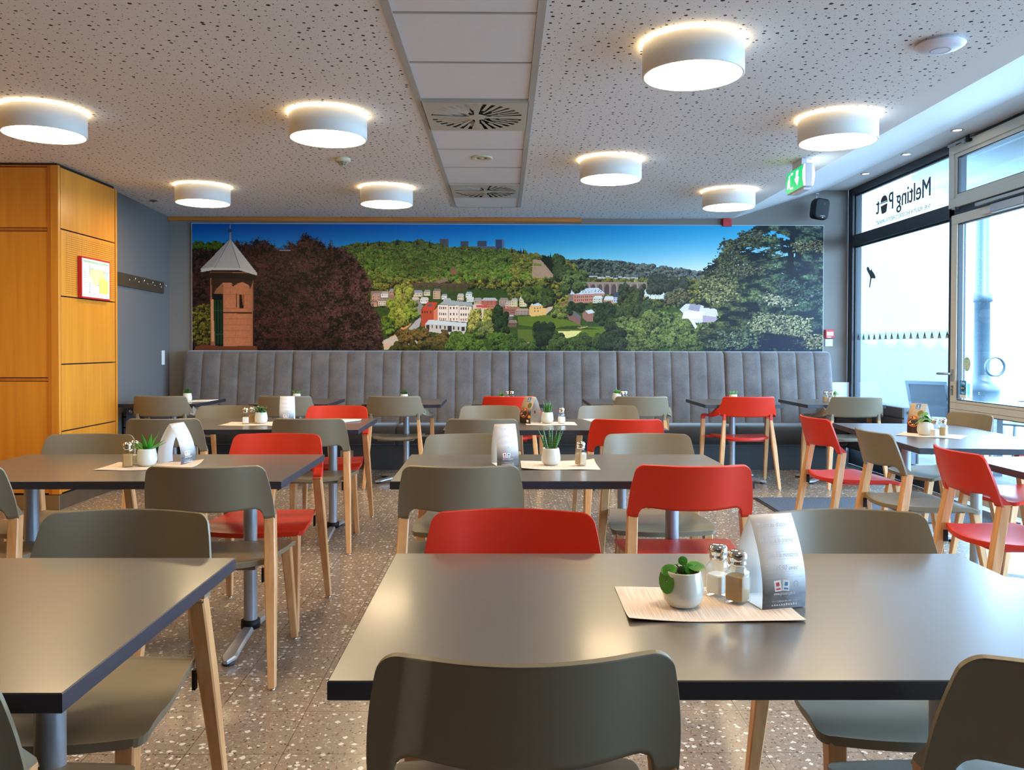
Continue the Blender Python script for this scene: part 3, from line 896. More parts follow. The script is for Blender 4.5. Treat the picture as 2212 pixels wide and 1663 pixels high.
t = thing('light_switch', 'white rocker switch just below the red fire call point', 'switch', (3.537, 9.0, 1.302))
b = MB(); b.box(-0.041, 0.041, -0.012, -0.001, -0.040, 0.040); bevel(b.obj('plate', M_WHITE, t), 0.003)
b = MB(); b.box(-0.028, 0.028, -0.016, -0.011, -0.028, 0.028); bevel(b.obj('rocker', M_WHITE, t), 0.002)
# loudspeaker
t = thing('loudspeaker', 'black loudspeaker hung in the corner above the right end of the mural', 'loudspeaker', (3.35, 8.80, 2.715), R(12))
b = MB(); n = 28; pts = []
for k in range(n):
    a = 2 * PI * k / n; c, s_ = math.cos(a), math.sin(a); e_ = 0.42
    pts.append((0.088 * math.copysign(abs(c) ** e_, c), 0, 0.112 * math.copysign(abs(s_) ** e_, s_)))
vs = []
for y, q in ((-0.058, 0.86), (-0.05, 0.97), (0.0, 1.0), (0.05, 0.9), (0.07, 0.6)):
    vs += [(p[0] * q, y, p[2] * q) for p in pts]
fs = [(i * n + k, i * n + (k + 1) % n, (i + 1) * n + (k + 1) % n, (i + 1) * n + k) for i in range(4) for k in range(n)] + [tuple(range(n)), tuple(4 * n + k for k in range(n))]
M7 = Matrix.Rotation(R(7), 4, 'Y')
b.add([M7 @ Vector(v) for v in vs], fs, 0, False); bevel(b.obj('cabinet', M_BLK, t), 0.004)
b = MB(); b.lathe([(0.007, 0), (0.012, 0.001), (0.013, 0)], (0.02, -0.0592, 0.05), 20, M=Matrix.Rotation(PI / 2, 4, 'X')); b.obj('tweeter_ring', mat('dark_grey', srgb(52, 52, 56), 0.5), t)
b = MB()
vs, fs = textmesh('CONTROL', 0.012, 0.0004, 1, 'CENTER'); b.add([(0.0 + v[0], -0.0592, -0.082 + v[1]) for v in vs], fs)
vs, fs = textmesh('JBL', 0.014, 0.0006, 1, 'CENTER'); b.add([(0.0 + v[0], -0.0592, -0.098 + v[1]) for v in vs], fs)
b.obj('badge', mat('badge_silver', srgb(190, 186, 170), 0.4), t)
b = MB(); b.tube([(-0.01, 0.04, 0.10), (-0.01, 0.04, 0.17)], 0.006, 8); b.box(-0.03, 0.01, 0.02, 0.06, 0.165, 0.171)
b.obj('mount', M_ALU, t)
b = MB(); b.tube([(0.03, 0.07, 0.05), (0.09, 0.09, 0.02), (0.115, 0.09, -0.03), (0.10, 0.08, -0.075), (0.05, 0.07, -0.09)], 0.0016, 6); b.obj('cable', M_BLK, t)

# ceiling fittings
t = thing('wireless_access_point', 'round white wireless access point on the ceiling, upper right', 'access point', (1.978, 3.766, ZC))
b = MB(); b.lathe([(0.085, -0.0), (0.088, -0.010), (0.106, -0.014), (0.105, -0.020), (0.080, -0.034), (0.045, -0.040)], seg=48, cap1=False)
b.lathe([(0.045, -0.0405), (0.0, -0.0415)], seg=48); b.obj('dome', mat('satin_white', srgb(214, 212, 222), 0.35), t)
b = MB(); b.lathe([(0.040, -0.0412), (0.042, -0.0418), (0.044, -0.0404)], seg=40); b.obj('led_ring', mat('ring_grey', srgb(150, 148, 158), 0.4), t)
M_CREAM = mat('aged_white_plastic', srgb(206, 202, 172), 0.5)
t = thing('smoke_detector', 'cream conical smoke detector on the ceiling behind the centre-left lamp', 'smoke detector', (-1.19, 6.17, ZC))
b = MB(); b.lathe([(0.056, 0.0), (0.058, -0.016), (0.052, -0.024), (0.040, -0.026)], seg=36); b.lathe([(0.016, -0.056), (0.010, -0.060), (0, -0.061)], seg=24)
b.obj('base', M_CREAM, t)
b = MB(); b.lathe([(0.036, -0.024), (0.013, -0.056)], seg=24); b.obj('dark_core', M_BLK, t)
b = MB()
for k in range(5):
    r_ = 0.039 - k * 0.0052; z = -0.0275 - k * 0.0064
    b.lathe([(r_ - 0.004, z), (r_, z), (r_ - 0.001, z - 0.0022), (r_ - 0.005, z - 0.0022)], seg=28)
for k in range(6):
    a = k * PI / 3; b.tube([(0.041 * math.cos(a), 0.041 * math.sin(a), -0.024), (0.014 * math.cos(a), 0.014 * math.sin(a), -0.058)], 0.0014, 6)
b.obj('cage', M_CREAM, t)
t = thing('ceiling_speaker_disc', 'flat cream disc fitting between the two air diffusers in the ceiling strip', 'ceiling fitting', (-0.16, 6.12, ZC + 0.001))
b = MB(); b.lathe([(0.078, 0.0), (0.079, -0.006), (0.070, -0.009), (0.045, -0.008), (0.042, -0.004), (0.018, -0.004), (0.015, -0.010), (0, -0.010)], seg=40); b.obj('disc', M_CREAM, t)
b = MB()
for k in range(24):
    M = Matrix.Rotation(2 * PI * k / 24, 4, 'Z'); b.box(0.022, 0.038, -0.0018, 0.0018, -0.0055, -0.0035, 0, M)
b.obj('slots', mat('slot_brown', srgb(110, 104, 78), 0.6), t)
b = MB(); b.lathe([(0.03, 0), (0.032, -0.004), (0.022, -0.006), (0.012, -0.018), (0, -0.018)], seg=20); b.box(-0.04, 0.04, -0.008, 0.008, -0.012, -0.007)
tag(b.obj('sprinkler_head', mat('dull_metal', srgb(110, 106, 104), 0.5, 0.5), None, (-3.337, 7.97, ZC)), 'small dark sprinkler head on the ceiling above the left recess', 'sprinkler')

# exit sign
t = thing('exit_sign', 'green illuminated emergency exit box with running figure and arrow, hung below the ceiling', 'exit sign', (2.16, 6.18, 2.50))
M_SGN = mat('sign_green', srgb(0, 120, 60), 0.4, emit=(0.0, 0.42, 0.13, 1), estr=0.5)
M_SGW = mat('sign_white', (1, 1, 1, 1), 0.4, emit=(0.9, 1, 0.95, 1), estr=1.2)
hx = MB(); hx.box(0.012, 0.070, -0.195, 0.19, -0.085, 0.085); bevel(hx.obj('housing', mat('sign_case', srgb(206, 204, 216), 0.4), t), 0.008)
def curved(b, sx, y0, y1, x):
    vs = []; n = 10
    for i in range(n + 1):
        z = -0.078 + 0.156 * i / n; xx = x + sx * 0.012 * (1 - (z / 0.08) ** 2)
        vs += [(xx, y0, z), (xx, y1, z)]
    b.add(vs, [(2 * i, 2 * i + 1, 2 * i + 3, 2 * i + 2) for i in range(n)], 0, True)
b = MB(); curved(b, -1, -0.175, 0.175, 0.011); b.obj('green_face', M_SGN, t)
b = MB(); curved(b, 1, -0.195, 0.19, 0.071); b.obj('rear_diffuser', M_SGW, t)
b = MB(); curved(b, -1, -0.195, -0.178, 0.011); b.obj('light_edge', M_SGW, t)
def onf(pts): return [(0.0085 - 0.012 * (1 - (z / 0.08) ** 2), y, z) for y, z in pts]
b = MB()
b.add(onf([(-0.085, 0.055), (-0.045, 0.055), (-0.045, 0.0), (-0.02, 0.0), (-0.065, -0.055), (-0.11, 0.0), (-0.085, 0.0)]), [tuple(range(7))])
b.obj('arrow', M_SGW, t)
b = MB()
b.add(onf([(0.03, 0.058), (0.075, 0.058), (0.075, -0.06), (0.03, -0.06)]), [(0, 1, 2, 3)])
b.add(onf([(0.10 + 0.011 * math.cos(2 * PI * k / 12), 0.04 + 0.011 * math.sin(2 * PI * k / 12)) for k in range(12)]), [tuple(range(12))])
b.add(onf([(0.085, 0.025), (0.11, 0.025), (0.125, -0.005), (0.145, -0.045), (0.13, -0.05), (0.108, -0.018), (0.09, -0.058), (0.078, -0.055), (0.09, -0.01), (0.085, 0.005)]), [tuple(range(10))])
b.obj('running_figure_and_door', M_SGW, t)
b = MB(); b.box(0.022, 0.06, -0.10, 0.10, 0.085, 0.139); b.obj('ceiling_mount', mat('sign_case', srgb(206, 204, 216)), t)
b = MB(); b.box(0.02, 0.066, -0.15, 0.10, -0.10, -0.085); b.obj('lower_light_bar', mat('sign_case', srgb(206, 204, 216)), t)

# drum ceiling lamps
def make_lamp():
    t = thing('ceiling_lamp', '-', 'ceiling lamp', (0, 0, ZC), 0, 'round white drum ceiling lamps')
    b = MB(); r = 0.229
    b.lathe([(r - 0.010, -0.150), (r - 0.003, -0.151), (r, -0.149), (r, -0.017), (r - 0.004, -0.017), (r - 0.004, -0.14)], seg=72)
    b.obj('shade', M_SHADE, t)
    b = MB(); b.lathe([(r - 0.009, -0.1485), (0.0, -0.1485)], seg=48); b.obj('diffuser', M_LAMP, t)
    b = MB(); b.lathe([(r - 0.012, -0.024), (0.0, -0.024)], seg=48); b.obj('uplight', M_UP, t)
    b = MB(); b.lathe([(0.06, -0.002), (0.06, -0.0235)], seg=24); b.obj('ceiling_mount', M_SHADE, t)
    return t
lamp0 = make_lamp()
lamps = [(0.862, 3.80, 'largest and nearest white drum lamp on the ceiling, upper right of centre'),
         (-2.70, 4.93, 'white drum lamp cut by the left edge of the picture'),
         (-1.048, 4.99, 'white drum lamp left of the ceiling strip, in front of the smoke detector'),
         (2.014, 5.01, 'white drum lamp on the right, in front of the green exit sign'),
         (0.792, 6.17, 'white drum lamp just right of the ceiling strip, mid distance'),
         (-2.61, 7.26, 'small far white drum lamp above the tower in the mural'),
         (-1.022, 7.29, 'small far white drum lamp left of the far air diffuser'),
         (1.995, 7.37, 'small far white drum lamp near the right end of the mural'),
         (-2.70, 2.60, ''), (-1.04, 2.60, ''), (2.01, 2.60, ''), (0.862, 1.40, '')]
for k, (x, y, lb) in enumerate(lamps):
    if not lb: lb = ('white drum lamp above the picture, over the front left table', 'white drum lamp above the picture, over the gap between the front tables', 'white drum lamp above the picture, on the right over the front table', 'white drum lamp above the picture, almost overhead')[k - 8]
    if k == 0: lamp0.location = (x, y, ZC); lamp0['label'] = lb
    else: dup(lamp0, (x, y, ZC), 0, lb)

# dark ribbed entrance mat
b = MB(); b.box(2.10, 3.66, 5.885, 6.84, 0.001, 0.009)
m, nt, p = newmat('ribbed_mat'); L = nt.links
tc = N(nt, 'ShaderNodeTexCoord'); wv = N(nt, 'ShaderNodeTexWave', i_Scale=22.0, i_Distortion=1.5, i_Detail=2.0, bands_direction='DIAGONAL'); L.new(tc.outputs['Object'], wv.inputs['Vector'])
wv.inputs['Detail Scale'].default_value = 3.0
mx = N(nt, 'ShaderNodeMix', data_type='RGBA'); mx.inputs[6].default_value = srgb(44, 48, 56); mx.inputs[7].default_value = srgb(96, 104, 118); L.new(wv.outputs['Fac'], mx.inputs[0]); L.new(mx.outputs[2], p.inputs['Base Color'])
p.inputs['Roughness'].default_value = 0.9
bp_ = N(nt, 'ShaderNodeBump', i_Strength=0.6, i_Distance=0.004); L.new(wv.outputs['Fac'], bp_.inputs['Height']); L.new(bp_.outputs[0], p.inputs['Normal'])
t = thing('entrance_mat', 'dark grey ribbed entrance mat on the terrazzo in front of the glazed door', 'mat')
b.obj('ribbed_field', m, t)
b = MB()
for q in ((2.07, 3.69, 5.86, 5.885), (2.07, 3.69, 6.84, 6.865), (2.07, 2.10, 5.885, 6.84), (3.66, 3.69, 5.885, 6.84)): b.box(*q, 0.001, 0.006)
b.obj('rubber_border', M_RUBBER, t)

# ================================================================ THE MURAL (a printed landscape, painted here as a grid of coloured points)
def paint_mural():
    X0, Y0, W, H = 417, 486, 1360, 273          # working frame of the print
    rng = np.random.default_rng(11)
    img = np.zeros((H, W, 3), np.float32)
    yy, xx = np.mgrid[0:H, 0:W].astype(np.float32)
    PX, PY = xx + X0, yy + Y0
    def lin(c):
        c = np.asarray(c, np.float32) / 255.0
        return np.where(c <= 0.04045, c / 12.92, ((c + 0.055) / 1.055) ** 2.4)
    def noise(sx, sy=None, seed=0, oct=3):
        sy = sy or sx; r = np.random.default_rng(seed); out = np.zeros((H, W), np.float32); amp = 1.0; tot = 0
        for o in range(oct):
            gw, gh = int(W / sx) + 3, int(H / sy) + 3; g = r.random((gh, gw)).astype(np.float32)
            fx, fy = xx / sx, yy / sy; ix, iy = fx.astype(int), fy.astype(int); tx, ty = fx - ix, fy - iy
            tx = tx * tx * (3 - 2 * tx); ty = ty * ty * (3 - 2 * ty)
            out += amp * ((g[iy, ix] * (1 - tx) + g[iy, ix + 1] * tx) * (1 - ty) + (g[iy + 1, ix] * (1 - tx) + g[iy + 1, ix + 1] * tx) * ty)
            tot += amp; amp *= 0.55; sx = max(1.0, sx / 2); sy = max(1.0, sy / 2)
        return out / tot
    def inter(pts, x): 
        p = np.array(pts, np.float32); return np.interp(x, p[:, 0], p[:, 1])
    def put(mask, col):
        if isinstance(col, (tuple, list)): col = np.asarray(col, np.float32)
        m = mask[..., None].astype(np.float32); img[:] = img * (1 - m) + col * m
    def poly(pts, col, var=0.0):
        pts = [(a - X0, b - Y0) for a, b in pts]; n = len(pts)
        x0 = max(0, int(min(p[0] for p in pts))); x1 = min(W, int(max(p[0] for p in pts)) + 2)
        y0 = max(0, int(min(p[1] for p in pts))); y1 = min(H, int(max(p[1] for p in pts)) + 2)
        if x1 <= x0 or y1 <= y0: return
        gx, gy = xx[y0:y1, x0:x1] + 0.0, yy[y0:y1, x0:x1] + 0.0; ins = np.zeros(gx.shape, bool)
        for i in range(n):
            ax, ay = pts[i]; bx, by = pts[(i + 1) % n]
            if ay == by: continue
            c = ((ay > gy) != (by > gy)) & (gx < (bx - ax) * (gy - ay) / (by - ay) + ax); ins ^= c
        c = np.asarray(col, np.float32)
        sub = img[y0:y1, x0:x1]
        v = (c if var == 0 else c * (1 + var * (rng.random(gx.shape)[..., None] - 0.5)))
        sub[ins] = (np.broadcast_to(v, sub.shape))[ins]
    def rect(x, y, w, h, col, var=0.0): poly([(x, y), (x + w, y), (x + w, y + h), (x, y + h)], col, var)
    def crown(cx, cy, rx, ry, lit, dark, tex=0.5, ragged=0.35):
        cx -= X0; cy -= Y0
        x0, x1 = max(0, int(cx - rx * 1.4)), min(W, int(cx + rx * 1.4) + 2); y0, y1 = max(0, int(cy - ry * 1.4)), min(H, int(cy + ry * 1.4) + 2)
        if x1 <= x0 or y1 <= y0: return
        dx = (xx[y0:y1, x0:x1] - cx) / rx; dy = (yy[y0:y1, x0:x1] - cy) / ry
        d = dx * dx + dy * dy + ragged * (NF[y0:y1, x0:x1] - 0.5) * 2
        m = d < 1
        l = np.clip(0.55 - 0.45 * dy - 0.22 * dx + tex * (NF2[y0:y1, x0:x1] - 0.5) * 2, 0, 1)[..., None]
        l = np.clip(l * 1.35 - 0.22, 0, 1)
        c = np.asarray(dark, np.float32) * 0.5 * (1 - l) + np.asarray(lit, np.float32) * 1.25 * l
        c = c * FG[y0:y1, x0:x1]
        img[y0:y1, x0:x1][m] = c[m]
    NF = noise(4, 4, 5, 2); NF2 = noise(3, 3, 6, 2); NB = noise(40, 30, 7, 3); NV = rng.random((H, W)).astype(np.float32)
    FG = (0.30 + 0.75 * noise(2, 2, 41, 1) + 0.65 * NV)[..., None] * np.array([0.95, 0.80, 0.95], np.float32)      # leaf-scale grain
    # sky
    u = np.clip((PX - 417) / 1360, 0, 1)
    cols_t = np.array([[0, 84, 160], [0, 92, 170], [0, 116, 196], [8, 146, 206], [40, 168, 214], [80, 182, 216]], np.float32)
    cols_b = np.array([[30, 140, 196], [26, 134, 190], [40, 156, 206], [130, 202, 216], [206, 226, 232], [222, 234, 240]], np.float32)
    k = np.linspace(0, 1, 6)
    top = np.stack([np.interp(u, k, cols_t[:, c]) for c in range(3)], -1); bot = np.stack([np.interp(u, k, cols_b[:, c]) for c in range(3)], -1)
    hor = inter([(417, 535), (900, 530), (1100, 550), (1400, 580), (1777, 585)], PX)
    t = np.clip((PY - 486) / (hor - 486), 0, 1)[..., None] ** 1.15
    img[:] = lin(top * (1 - t) + bot * t) * 0.95
    # distant towers
    for x, y, w, h, c in ((947.5, 517, 19, 17, (92, 92, 104)), (993, 521.5, 17, 14, (78, 88, 106)), (1029, 520.5, 20, 15, (80, 88, 108)), (1068, 517.5, 19, 24, (66, 80, 110)), (1010, 533, 60, 6, (104, 106, 116))):
        rect(x, y, w, h, lin(c), 0.2)
        for q in range(int(w / 2)): rect(x + q * 2, y + 1, 1, h, lin(c) * 0.72, 0.2)
    rect(1082, 518, 5, 22, lin((100, 116, 150)))
    # far right hills, bluish green
    far = inter([(1180, 575), (1215, 560), (1230, 561), (1260, 559), (1300, 560), (1330, 562), (1360, 567), (1400, 573), (1440, 579), (1480, 583), (1520, 588), (1600, 590), (1777, 592)], PX) + (NF - 0.5) * 5
    put((PY > far), lin((46, 70, 66)))
    for _ in range(900):
        x = rng.uniform(1190, 1560); y = rng.uniform(0, 1); yb = float(inter([(1200, 562), (1330, 563), (1560, 590)], x)); y = yb + 2 + y * 45
        q = rng.uniform(0.7, 1.1); hz = min(1, max(0, (x - 1180) / 380))
        crown(x, y, rng.uniform(4, 8), rng.uniform(3.5, 6), lin((84 + 30 * hz, 106 + 22 * hz, 76 + 44 * hz)) * q, lin((26 + 16 * hz, 40 + 22 * hz, 36 + 34 * hz)), 0.6)
    # near wooded ridge
    ridge_p = [(417, 536), (470, 526), (520, 532), (640, 545), (735, 540), (760, 529), (800, 527), (830, 526), (870, 524), (905, 523), (925, 525), (945, 531), (975, 535), (1010, 536), (1050, 539), (1090, 539), (1110, 542), (1128, 543), (1140, 549), (1160, 551), (1190, 553), (1215, 562), (1240, 575), (1262, 596), (1280, 640)]
    ridge = inter(ridge_p, PX) + (NF - 0.5) * 7
    put((PY > ridge) & (PX < 1275) & (PY < 700), lin((24, 34, 20)))
    trees = []
    for _ in range(2900):
        x = rng.uniform(720, 1262); y0 = float(inter(ridge_p, x)); y = y0 + 3 + rng.random() ** 1.1 * 95
        if x > 1160 and y < 600 and abs(x - (1178 + (y - 555) * 0.2)) < 14 + (y - 555) * 0.45: continue
        trees.append((y, x))
    trees.sort()
    for y, x in trees:
        f = (y - 530) / 90; warm = rng.random()
        dk = 1.0 - 0.5 * math.exp(-((x - 900) / 60) ** 2 - ((y - 585) / 25) ** 2)
        lit = lin((84 + 50 * warm * f + 18 * (x > 1100), 104 + 40 * f, 40 + 16 * warm)) * (0.55 + 0.75 * rng.random()) * dk
        crown(x, y, rng.uniform(4.5, 10), rng.uniform(4.5, 8.5), lit, lin((20, 32, 18)) * dk, 0.55)
    for x in (793, 818, 855, 858, 899, 926, 1103, 1122, 1128, 1186, 1196):   # conifer tips
        y0 = float(inter(ridge_p, x)); poly([(x - 2.5, y0 + 6), (x + 2.5, y0 + 6), (x, y0 - 7)], lin((26, 40, 34)), 0.3)
    # bare field on the slope
    poly([(1149, 560), (1166, 562), (1178, 576), (1199, 602), (1146, 600), (1147, 580)], lin((176, 142, 116)), 0.25)
    poly([(1150, 568), (1166, 570), (1168, 575), (1150, 574)], lin((128, 130, 60)), 0.25)
    for x in range(1148, 1202, 4): crown(x, 605 + rng.uniform(-2, 2), 5, 4, lin((104, 112, 48)), lin((40, 52, 24)), 0.5)
    # valley greens in the middle
    put((PY > 612 + (NF - 0.5) * 8) & (PX > 800) & (PX < 1560), lin((60, 82, 34)) * (0.6 + 0.7 * NF2[..., None]))
    for _ in range(1300):
        x = rng.uniform(790, 1540); y = rng.uniform(604, 660)
        if 840 < x < 1100 and y > 622: continue
        w_ = rng.random(); crown(x, y, rng.uniform(4, 10), rng.uniform(4, 8), lin((100 + 50 * w_, 122 + 26 * w_, 54)) * (0.5 + 0.7 * rng.random()), lin((30, 42, 22)), 0.55)
    # viaducts
    poly([(885, 611), (1010, 613), (1010, 620), (885, 618)], lin((96, 74, 60)), 0.2)
    for x in range(888, 1000, 15):
        rect(x, 617, 5, 14, lin((84, 66, 54)), 0.2); poly([(x + 5, 631), (x + 5, 622), (x + 8, 619), (x + 12, 619), (x + 15, 622), (x + 15, 631)], lin((70, 84, 40)), 0.3)
    poly([(1254, 609), (1396, 608), (1396, 613), (1254, 614)], lin((150, 134, 122)), 0.15)
    poly([(1300, 613), (1396, 612), (1396, 634), (1370, 638), (1300, 634)], lin((132, 112, 102)), 0.2)
    poly([(1256, 614), (1300, 613), (1300, 624), (1262, 622)], lin((136, 118, 106)), 0.2)
    for q, x in enumerate(range(1258, 1392, 15)):
        w = 11; poly([(x, 636), (x, 621), (x + 2, 616), (x + w / 2, 613.5), (x + w - 2, 616), (x + w, 621), (x + w, 636)], lin((96, 78, 76)) * (0.8 + 0.1 * (q % 3)), 0.2)
        rect(x + w, 613, 1.6, 24, lin((168, 152, 140)), 0.1)
    for x in range(1270, 1370, 9): rect(x, 597 + rng.uniform(-2, 3), rng.uniform(5, 9), rng.uniform(2, 4), lin((206, 206, 208)) * rng.uniform(0.6, 1), 0.2)
    # lawns
    poly([(1115, 684), (1180, 680), (1225, 692), (1262, 706), (1300, 706), (1330, 688), (1352, 686), (1356, 700), (1350, 722), (1318, 738), (1270, 735), (1215, 716), (1150, 706), (1118, 702)], lin((96, 112, 34)), 0.18)
    poly([(1192, 712), (1300, 712), (1262, 707), (1240, 703), (1208, 706)], lin((58, 70, 28)), 0.3)
    poly([(1203, 716), (1255, 714), (1240, 726), (1222, 731), (1206, 722)], lin((214, 200, 130)), 0.1)
    poly([(1245, 708), (1270, 704), (1260, 708), (1250, 710)], lin((186, 152, 118)), 0.1)
    poly([(1115, 712), (1146, 712), (1150, 738), (1118, 740)], lin((94, 104, 40)), 0.2)
    rect(1116, 740, 28, 7, lin((170, 140, 116)), 0.15)
    # scattered roofs and fronts of the old town
    def house(x, y, w, h, wall, roof, rh=5, win=True, wc=(70, 60, 60)):
        rect(x, y, w, h, lin(wall), 0.08); poly([(x - 1, y), (x + w * 0.12, y - rh), (x + w * 0.88, y - rh), (x + w + 1, y)], lin(roof), 0.12)
        rect(x + w * 0.86, y, w * 0.14, h, lin(wall) * 0.6, 0.08)
        if win and w > 7:
            for j in range(max(1, int(h / 5))):
                for i in range(int((w - 3) / 3.6)): rect(x + 2 + i * 3.6, y + 1.6 + j * 4.8, 1.4, 2.2, lin(wc))
    GR, PK, CR, WH = (150, 150, 156), (198, 150, 128), (214, 196, 168), (224, 216, 208)
    rect(800, 630, 95, 32, lin((150, 120, 100)), 0.35)
    for a in ((803, 640, 18, 12, PK, (168, 150, 140)), (816, 652, 20, 10, CR, (150, 134, 124)), (822, 636, 16, 8, WH, (176, 160, 150)), (840, 630, 14, 8, (190, 140, 116), GR), (800, 655, 14, 9, PK, (140, 118, 106)),
              (886, 634, 26, 8, CR, GR, 6), (914, 632, 14, 8, CR, (150, 146, 140), 5), (886, 648, 18, 9, (196, 160, 138), (206, 190, 170), 5), (906, 648, 18, 9, WH, (214, 200, 186), 5), (934, 630, 16, 17, (206, 170, 140), (132, 122, 118), 5),
              (952, 640, 12, 8, WH, GR, 4), (956, 650, 16, 8, CR, (178, 178, 176), 5), (986, 640, 14, 10, CR, (190, 186, 180), 5), (1004, 636, 14, 8, WH, (160, 176, 182), 5), (1006, 646, 16, 7, WH, (214, 212, 206), 4),
              (1022, 650, 17, 9, (190, 160, 140), (166, 156, 146), 6), (1038, 650, 34, 10, (190, 110, 88), (186, 186, 184), 6), (1040, 660, 32, 8, (196, 124, 100), (186, 120, 98), 1), (1076, 650, 20, 8, (190, 150, 126), (150, 136, 126), 6), (1074, 662, 26, 16, (150, 96, 76), (150, 138, 128), 7),
              (1090, 655, 18, 14, (206, 180, 150), (170, 160, 150), 5), (1102, 650, 14, 14, (214, 196, 160), (176, 172, 160), 5), (1120, 646, 16, 17, (222, 206, 160), (196, 198, 198), 5),
              (1090, 668, 32, 14, (158, 104, 84), (160, 116, 94), 5), (1111, 671, 30, 10, (170, 146, 132), (186, 150, 124), 4)):
        house(*a)
    poly([(940, 608), (963, 600), (966, 608), (945, 613)], lin((140, 116, 100)), 0.15); rect(972, 582, 12, 12, lin((150, 98, 74)), 0.2); poly([(971, 583), (978, 577), (985, 583)], lin((132, 100, 84)))
    # pale schoolhouse with its red neighbour
    poly([(945, 659), (960, 648), (1018, 654), (1018, 662), (945, 658)], lin((166, 170, 168)), 0.06)
    poly([(944, 659), (966, 660), (990, 661), (1017, 663), (1017, 697), (944, 692)], lin((236, 216, 196)), 0.03)
    rect(966, 661, 1.2, 31, lin((190, 168, 150))); rect(989, 662, 1.2, 32, lin((196, 176, 158)))
    for j, y in enumerate((663, 676, 687)):
        for i, x in enumerate((946.5, 950.5, 955, 959.5, 970, 977, 983.5, 993, 998, 1003, 1008.5)): rect(x, y + (i > 6) * 0.8 + 0.08 * i, 2.4, 5.4, lin((110, 84, 84)) if j < 2 else lin((168, 120, 100)))
    poly([(908, 671), (921, 653), (943, 654), (935, 671)], lin((202, 74, 52)), 0.15); poly([(918, 661), (926, 656), (934, 658), (928, 664)], lin((110, 96, 96)), 0.3)
    poly([(908, 671), (935, 671), (935, 700), (908, 707)], lin((182, 78, 50)), 0.12); poly([(935, 671), (944, 663), (944, 694), (935, 700)], lin((214, 130, 96)), 0.1)
    for x in (910, 915, 920, 928): rect(x, 673, 2, 5, lin((70, 40, 36)))
    poly([(893, 650), (905, 652), (913, 662), (907, 670), (895, 668)], lin((148, 140, 132)), 0.1); rect(898, 668, 10, 13, lin((150, 140, 120)), 0.15)
    poly([(1018, 659), (1027, 657), (1050, 660), (1050, 690), (1020, 688)], lin((216, 192, 178)), 0.05); poly([(1026, 659), (1050, 660), (1049, 666), (1027, 664)], lin((206, 84, 74)), 0.1)
    for x, y in ((1028, 667), (1034, 667), (1028, 675), (1033, 675)): rect(x, y, 2.6, 5, lin((50, 44, 50)))
    rect(1043, 668, 7, 5, lin((60, 56, 66)))
    poly([(917, 700), (924, 691), (1006, 698), (1005, 706)], lin((206, 206, 204)), 0.05)
    poly([(917, 700), (1005, 706), (1003, 722), (975, 724), (917, 716)], lin((200, 188, 176)), 0.06)
    for x, w, h in ((919, 7, 11), (931, 2, 7), (940, 3, 7), (948, 2.5, 7), (958, 2.5, 7), (965, 9, 13), (977, 2.5, 7), (987, 2.5, 7), (995, 7, 9)): rect(x, 702 + (x - 917) * 0.06, w, h, lin((58, 52, 58)))
    rect(951, 713, 7, 5, lin((50, 46, 50))); rect(980, 716, 6, 6, lin((60, 50, 50)))
    poly([(836, 733), (868, 706), (888, 698), (884, 704), (858, 726), (846, 738)], lin((206, 146, 92)), 0.15)
    poly([(870, 722), (905, 684), (908, 690), (904, 706), (880, 722)], lin((176, 168, 164)), 0.1)
    poly([(822, 738), (860, 722), (900, 712), (912, 722), (900, 744), (840, 748), (822, 742)], lin((196, 176, 158)), 0.15)
    poly([(826, 742), (846, 744), (836, 757), (828, 757)], lin((206, 170, 140)), 0.15)
    # brick barracks and villas on the right
    poly([(1224, 634), (1234, 624), (1289, 621), (1304, 633), (1240, 637)], lin((196, 204, 210)), 0.05)
    poly([(1235, 636), (1304, 633), (1296, 651), (1236, 656)], lin((186, 132, 112)), 0.08); poly([(1224, 634), (1236, 636), (1236, 656), (1225, 653)], lin((140, 116, 100)), 0.1)
    for j in range(2):
        for i in range(14): rect(1239 + i * 4.5, 640 + j * 7 - i * 0.22, 1.8, 3.4, lin((110, 70, 66)))
    for i in range(9): rect(1242 + i * 6.6, 630.5 - i * 0.25, 2, 1.6, lin((60, 62, 70)))
    for i in range(7): rect(1243 + i * 8, 627 - i * 0.2, 1.6, 1.3, lin((70, 72, 80)))
    for a in ((1279, 644, 20, 11, (200, 200, 180), (206, 208, 206), 5), (1302, 648, 22, 10, (206, 150, 124), (206, 208, 212), 8), (1322, 642, 20, 12, (176, 184, 196), (70, 76, 92), 11), (1388, 630, 28, 10, (222, 224, 226), (196, 206, 214), 5), (1400, 636, 36, 10, (214, 220, 222), (206, 214, 220), 4)):
        house(*a)
    poly([(1141, 664), (1146, 655), (1175, 654), (1178, 660), (1178, 680), (1146, 684), (1141, 680)], lin((222, 176, 110)), 0.05); poly([(1146, 661), (1147, 655), (1174, 653), (1178, 659)], lin((196, 206, 210)), 0.05)
    for x, y in ((1152, 665), (1158, 665), (1164, 664), (1152, 671), (1159, 671), (1170, 663)): rect(x, y, 1.8, 2.6, lin((96, 80, 66)))
    poly([(1178, 664), (1192, 662), (1190, 668), (1178, 678)], lin((206, 172, 150)), 0.1)
    poly([(1207, 656), (1217, 653), (1227, 659), (1226, 671), (1214, 666)], lin((150, 92, 76)), 0.1)
    poly([(1222, 680), (1230, 672), (1253, 683), (1250, 702), (1226, 690)], lin((132, 96, 84)), 0.15); poly([(1228, 673), (1238, 672), (1253, 684), (1246, 689)], lin((110, 104, 108)), 0.15)
    poly([(1255, 677), (1264, 670), (1280, 673), (1278, 694), (1266, 695), (1256, 687)], lin((150, 108, 92)), 0.12); poly([(1262, 671), (1276, 668), (1282, 675), (1268, 678)], lin((196, 202, 206)), 0.1)
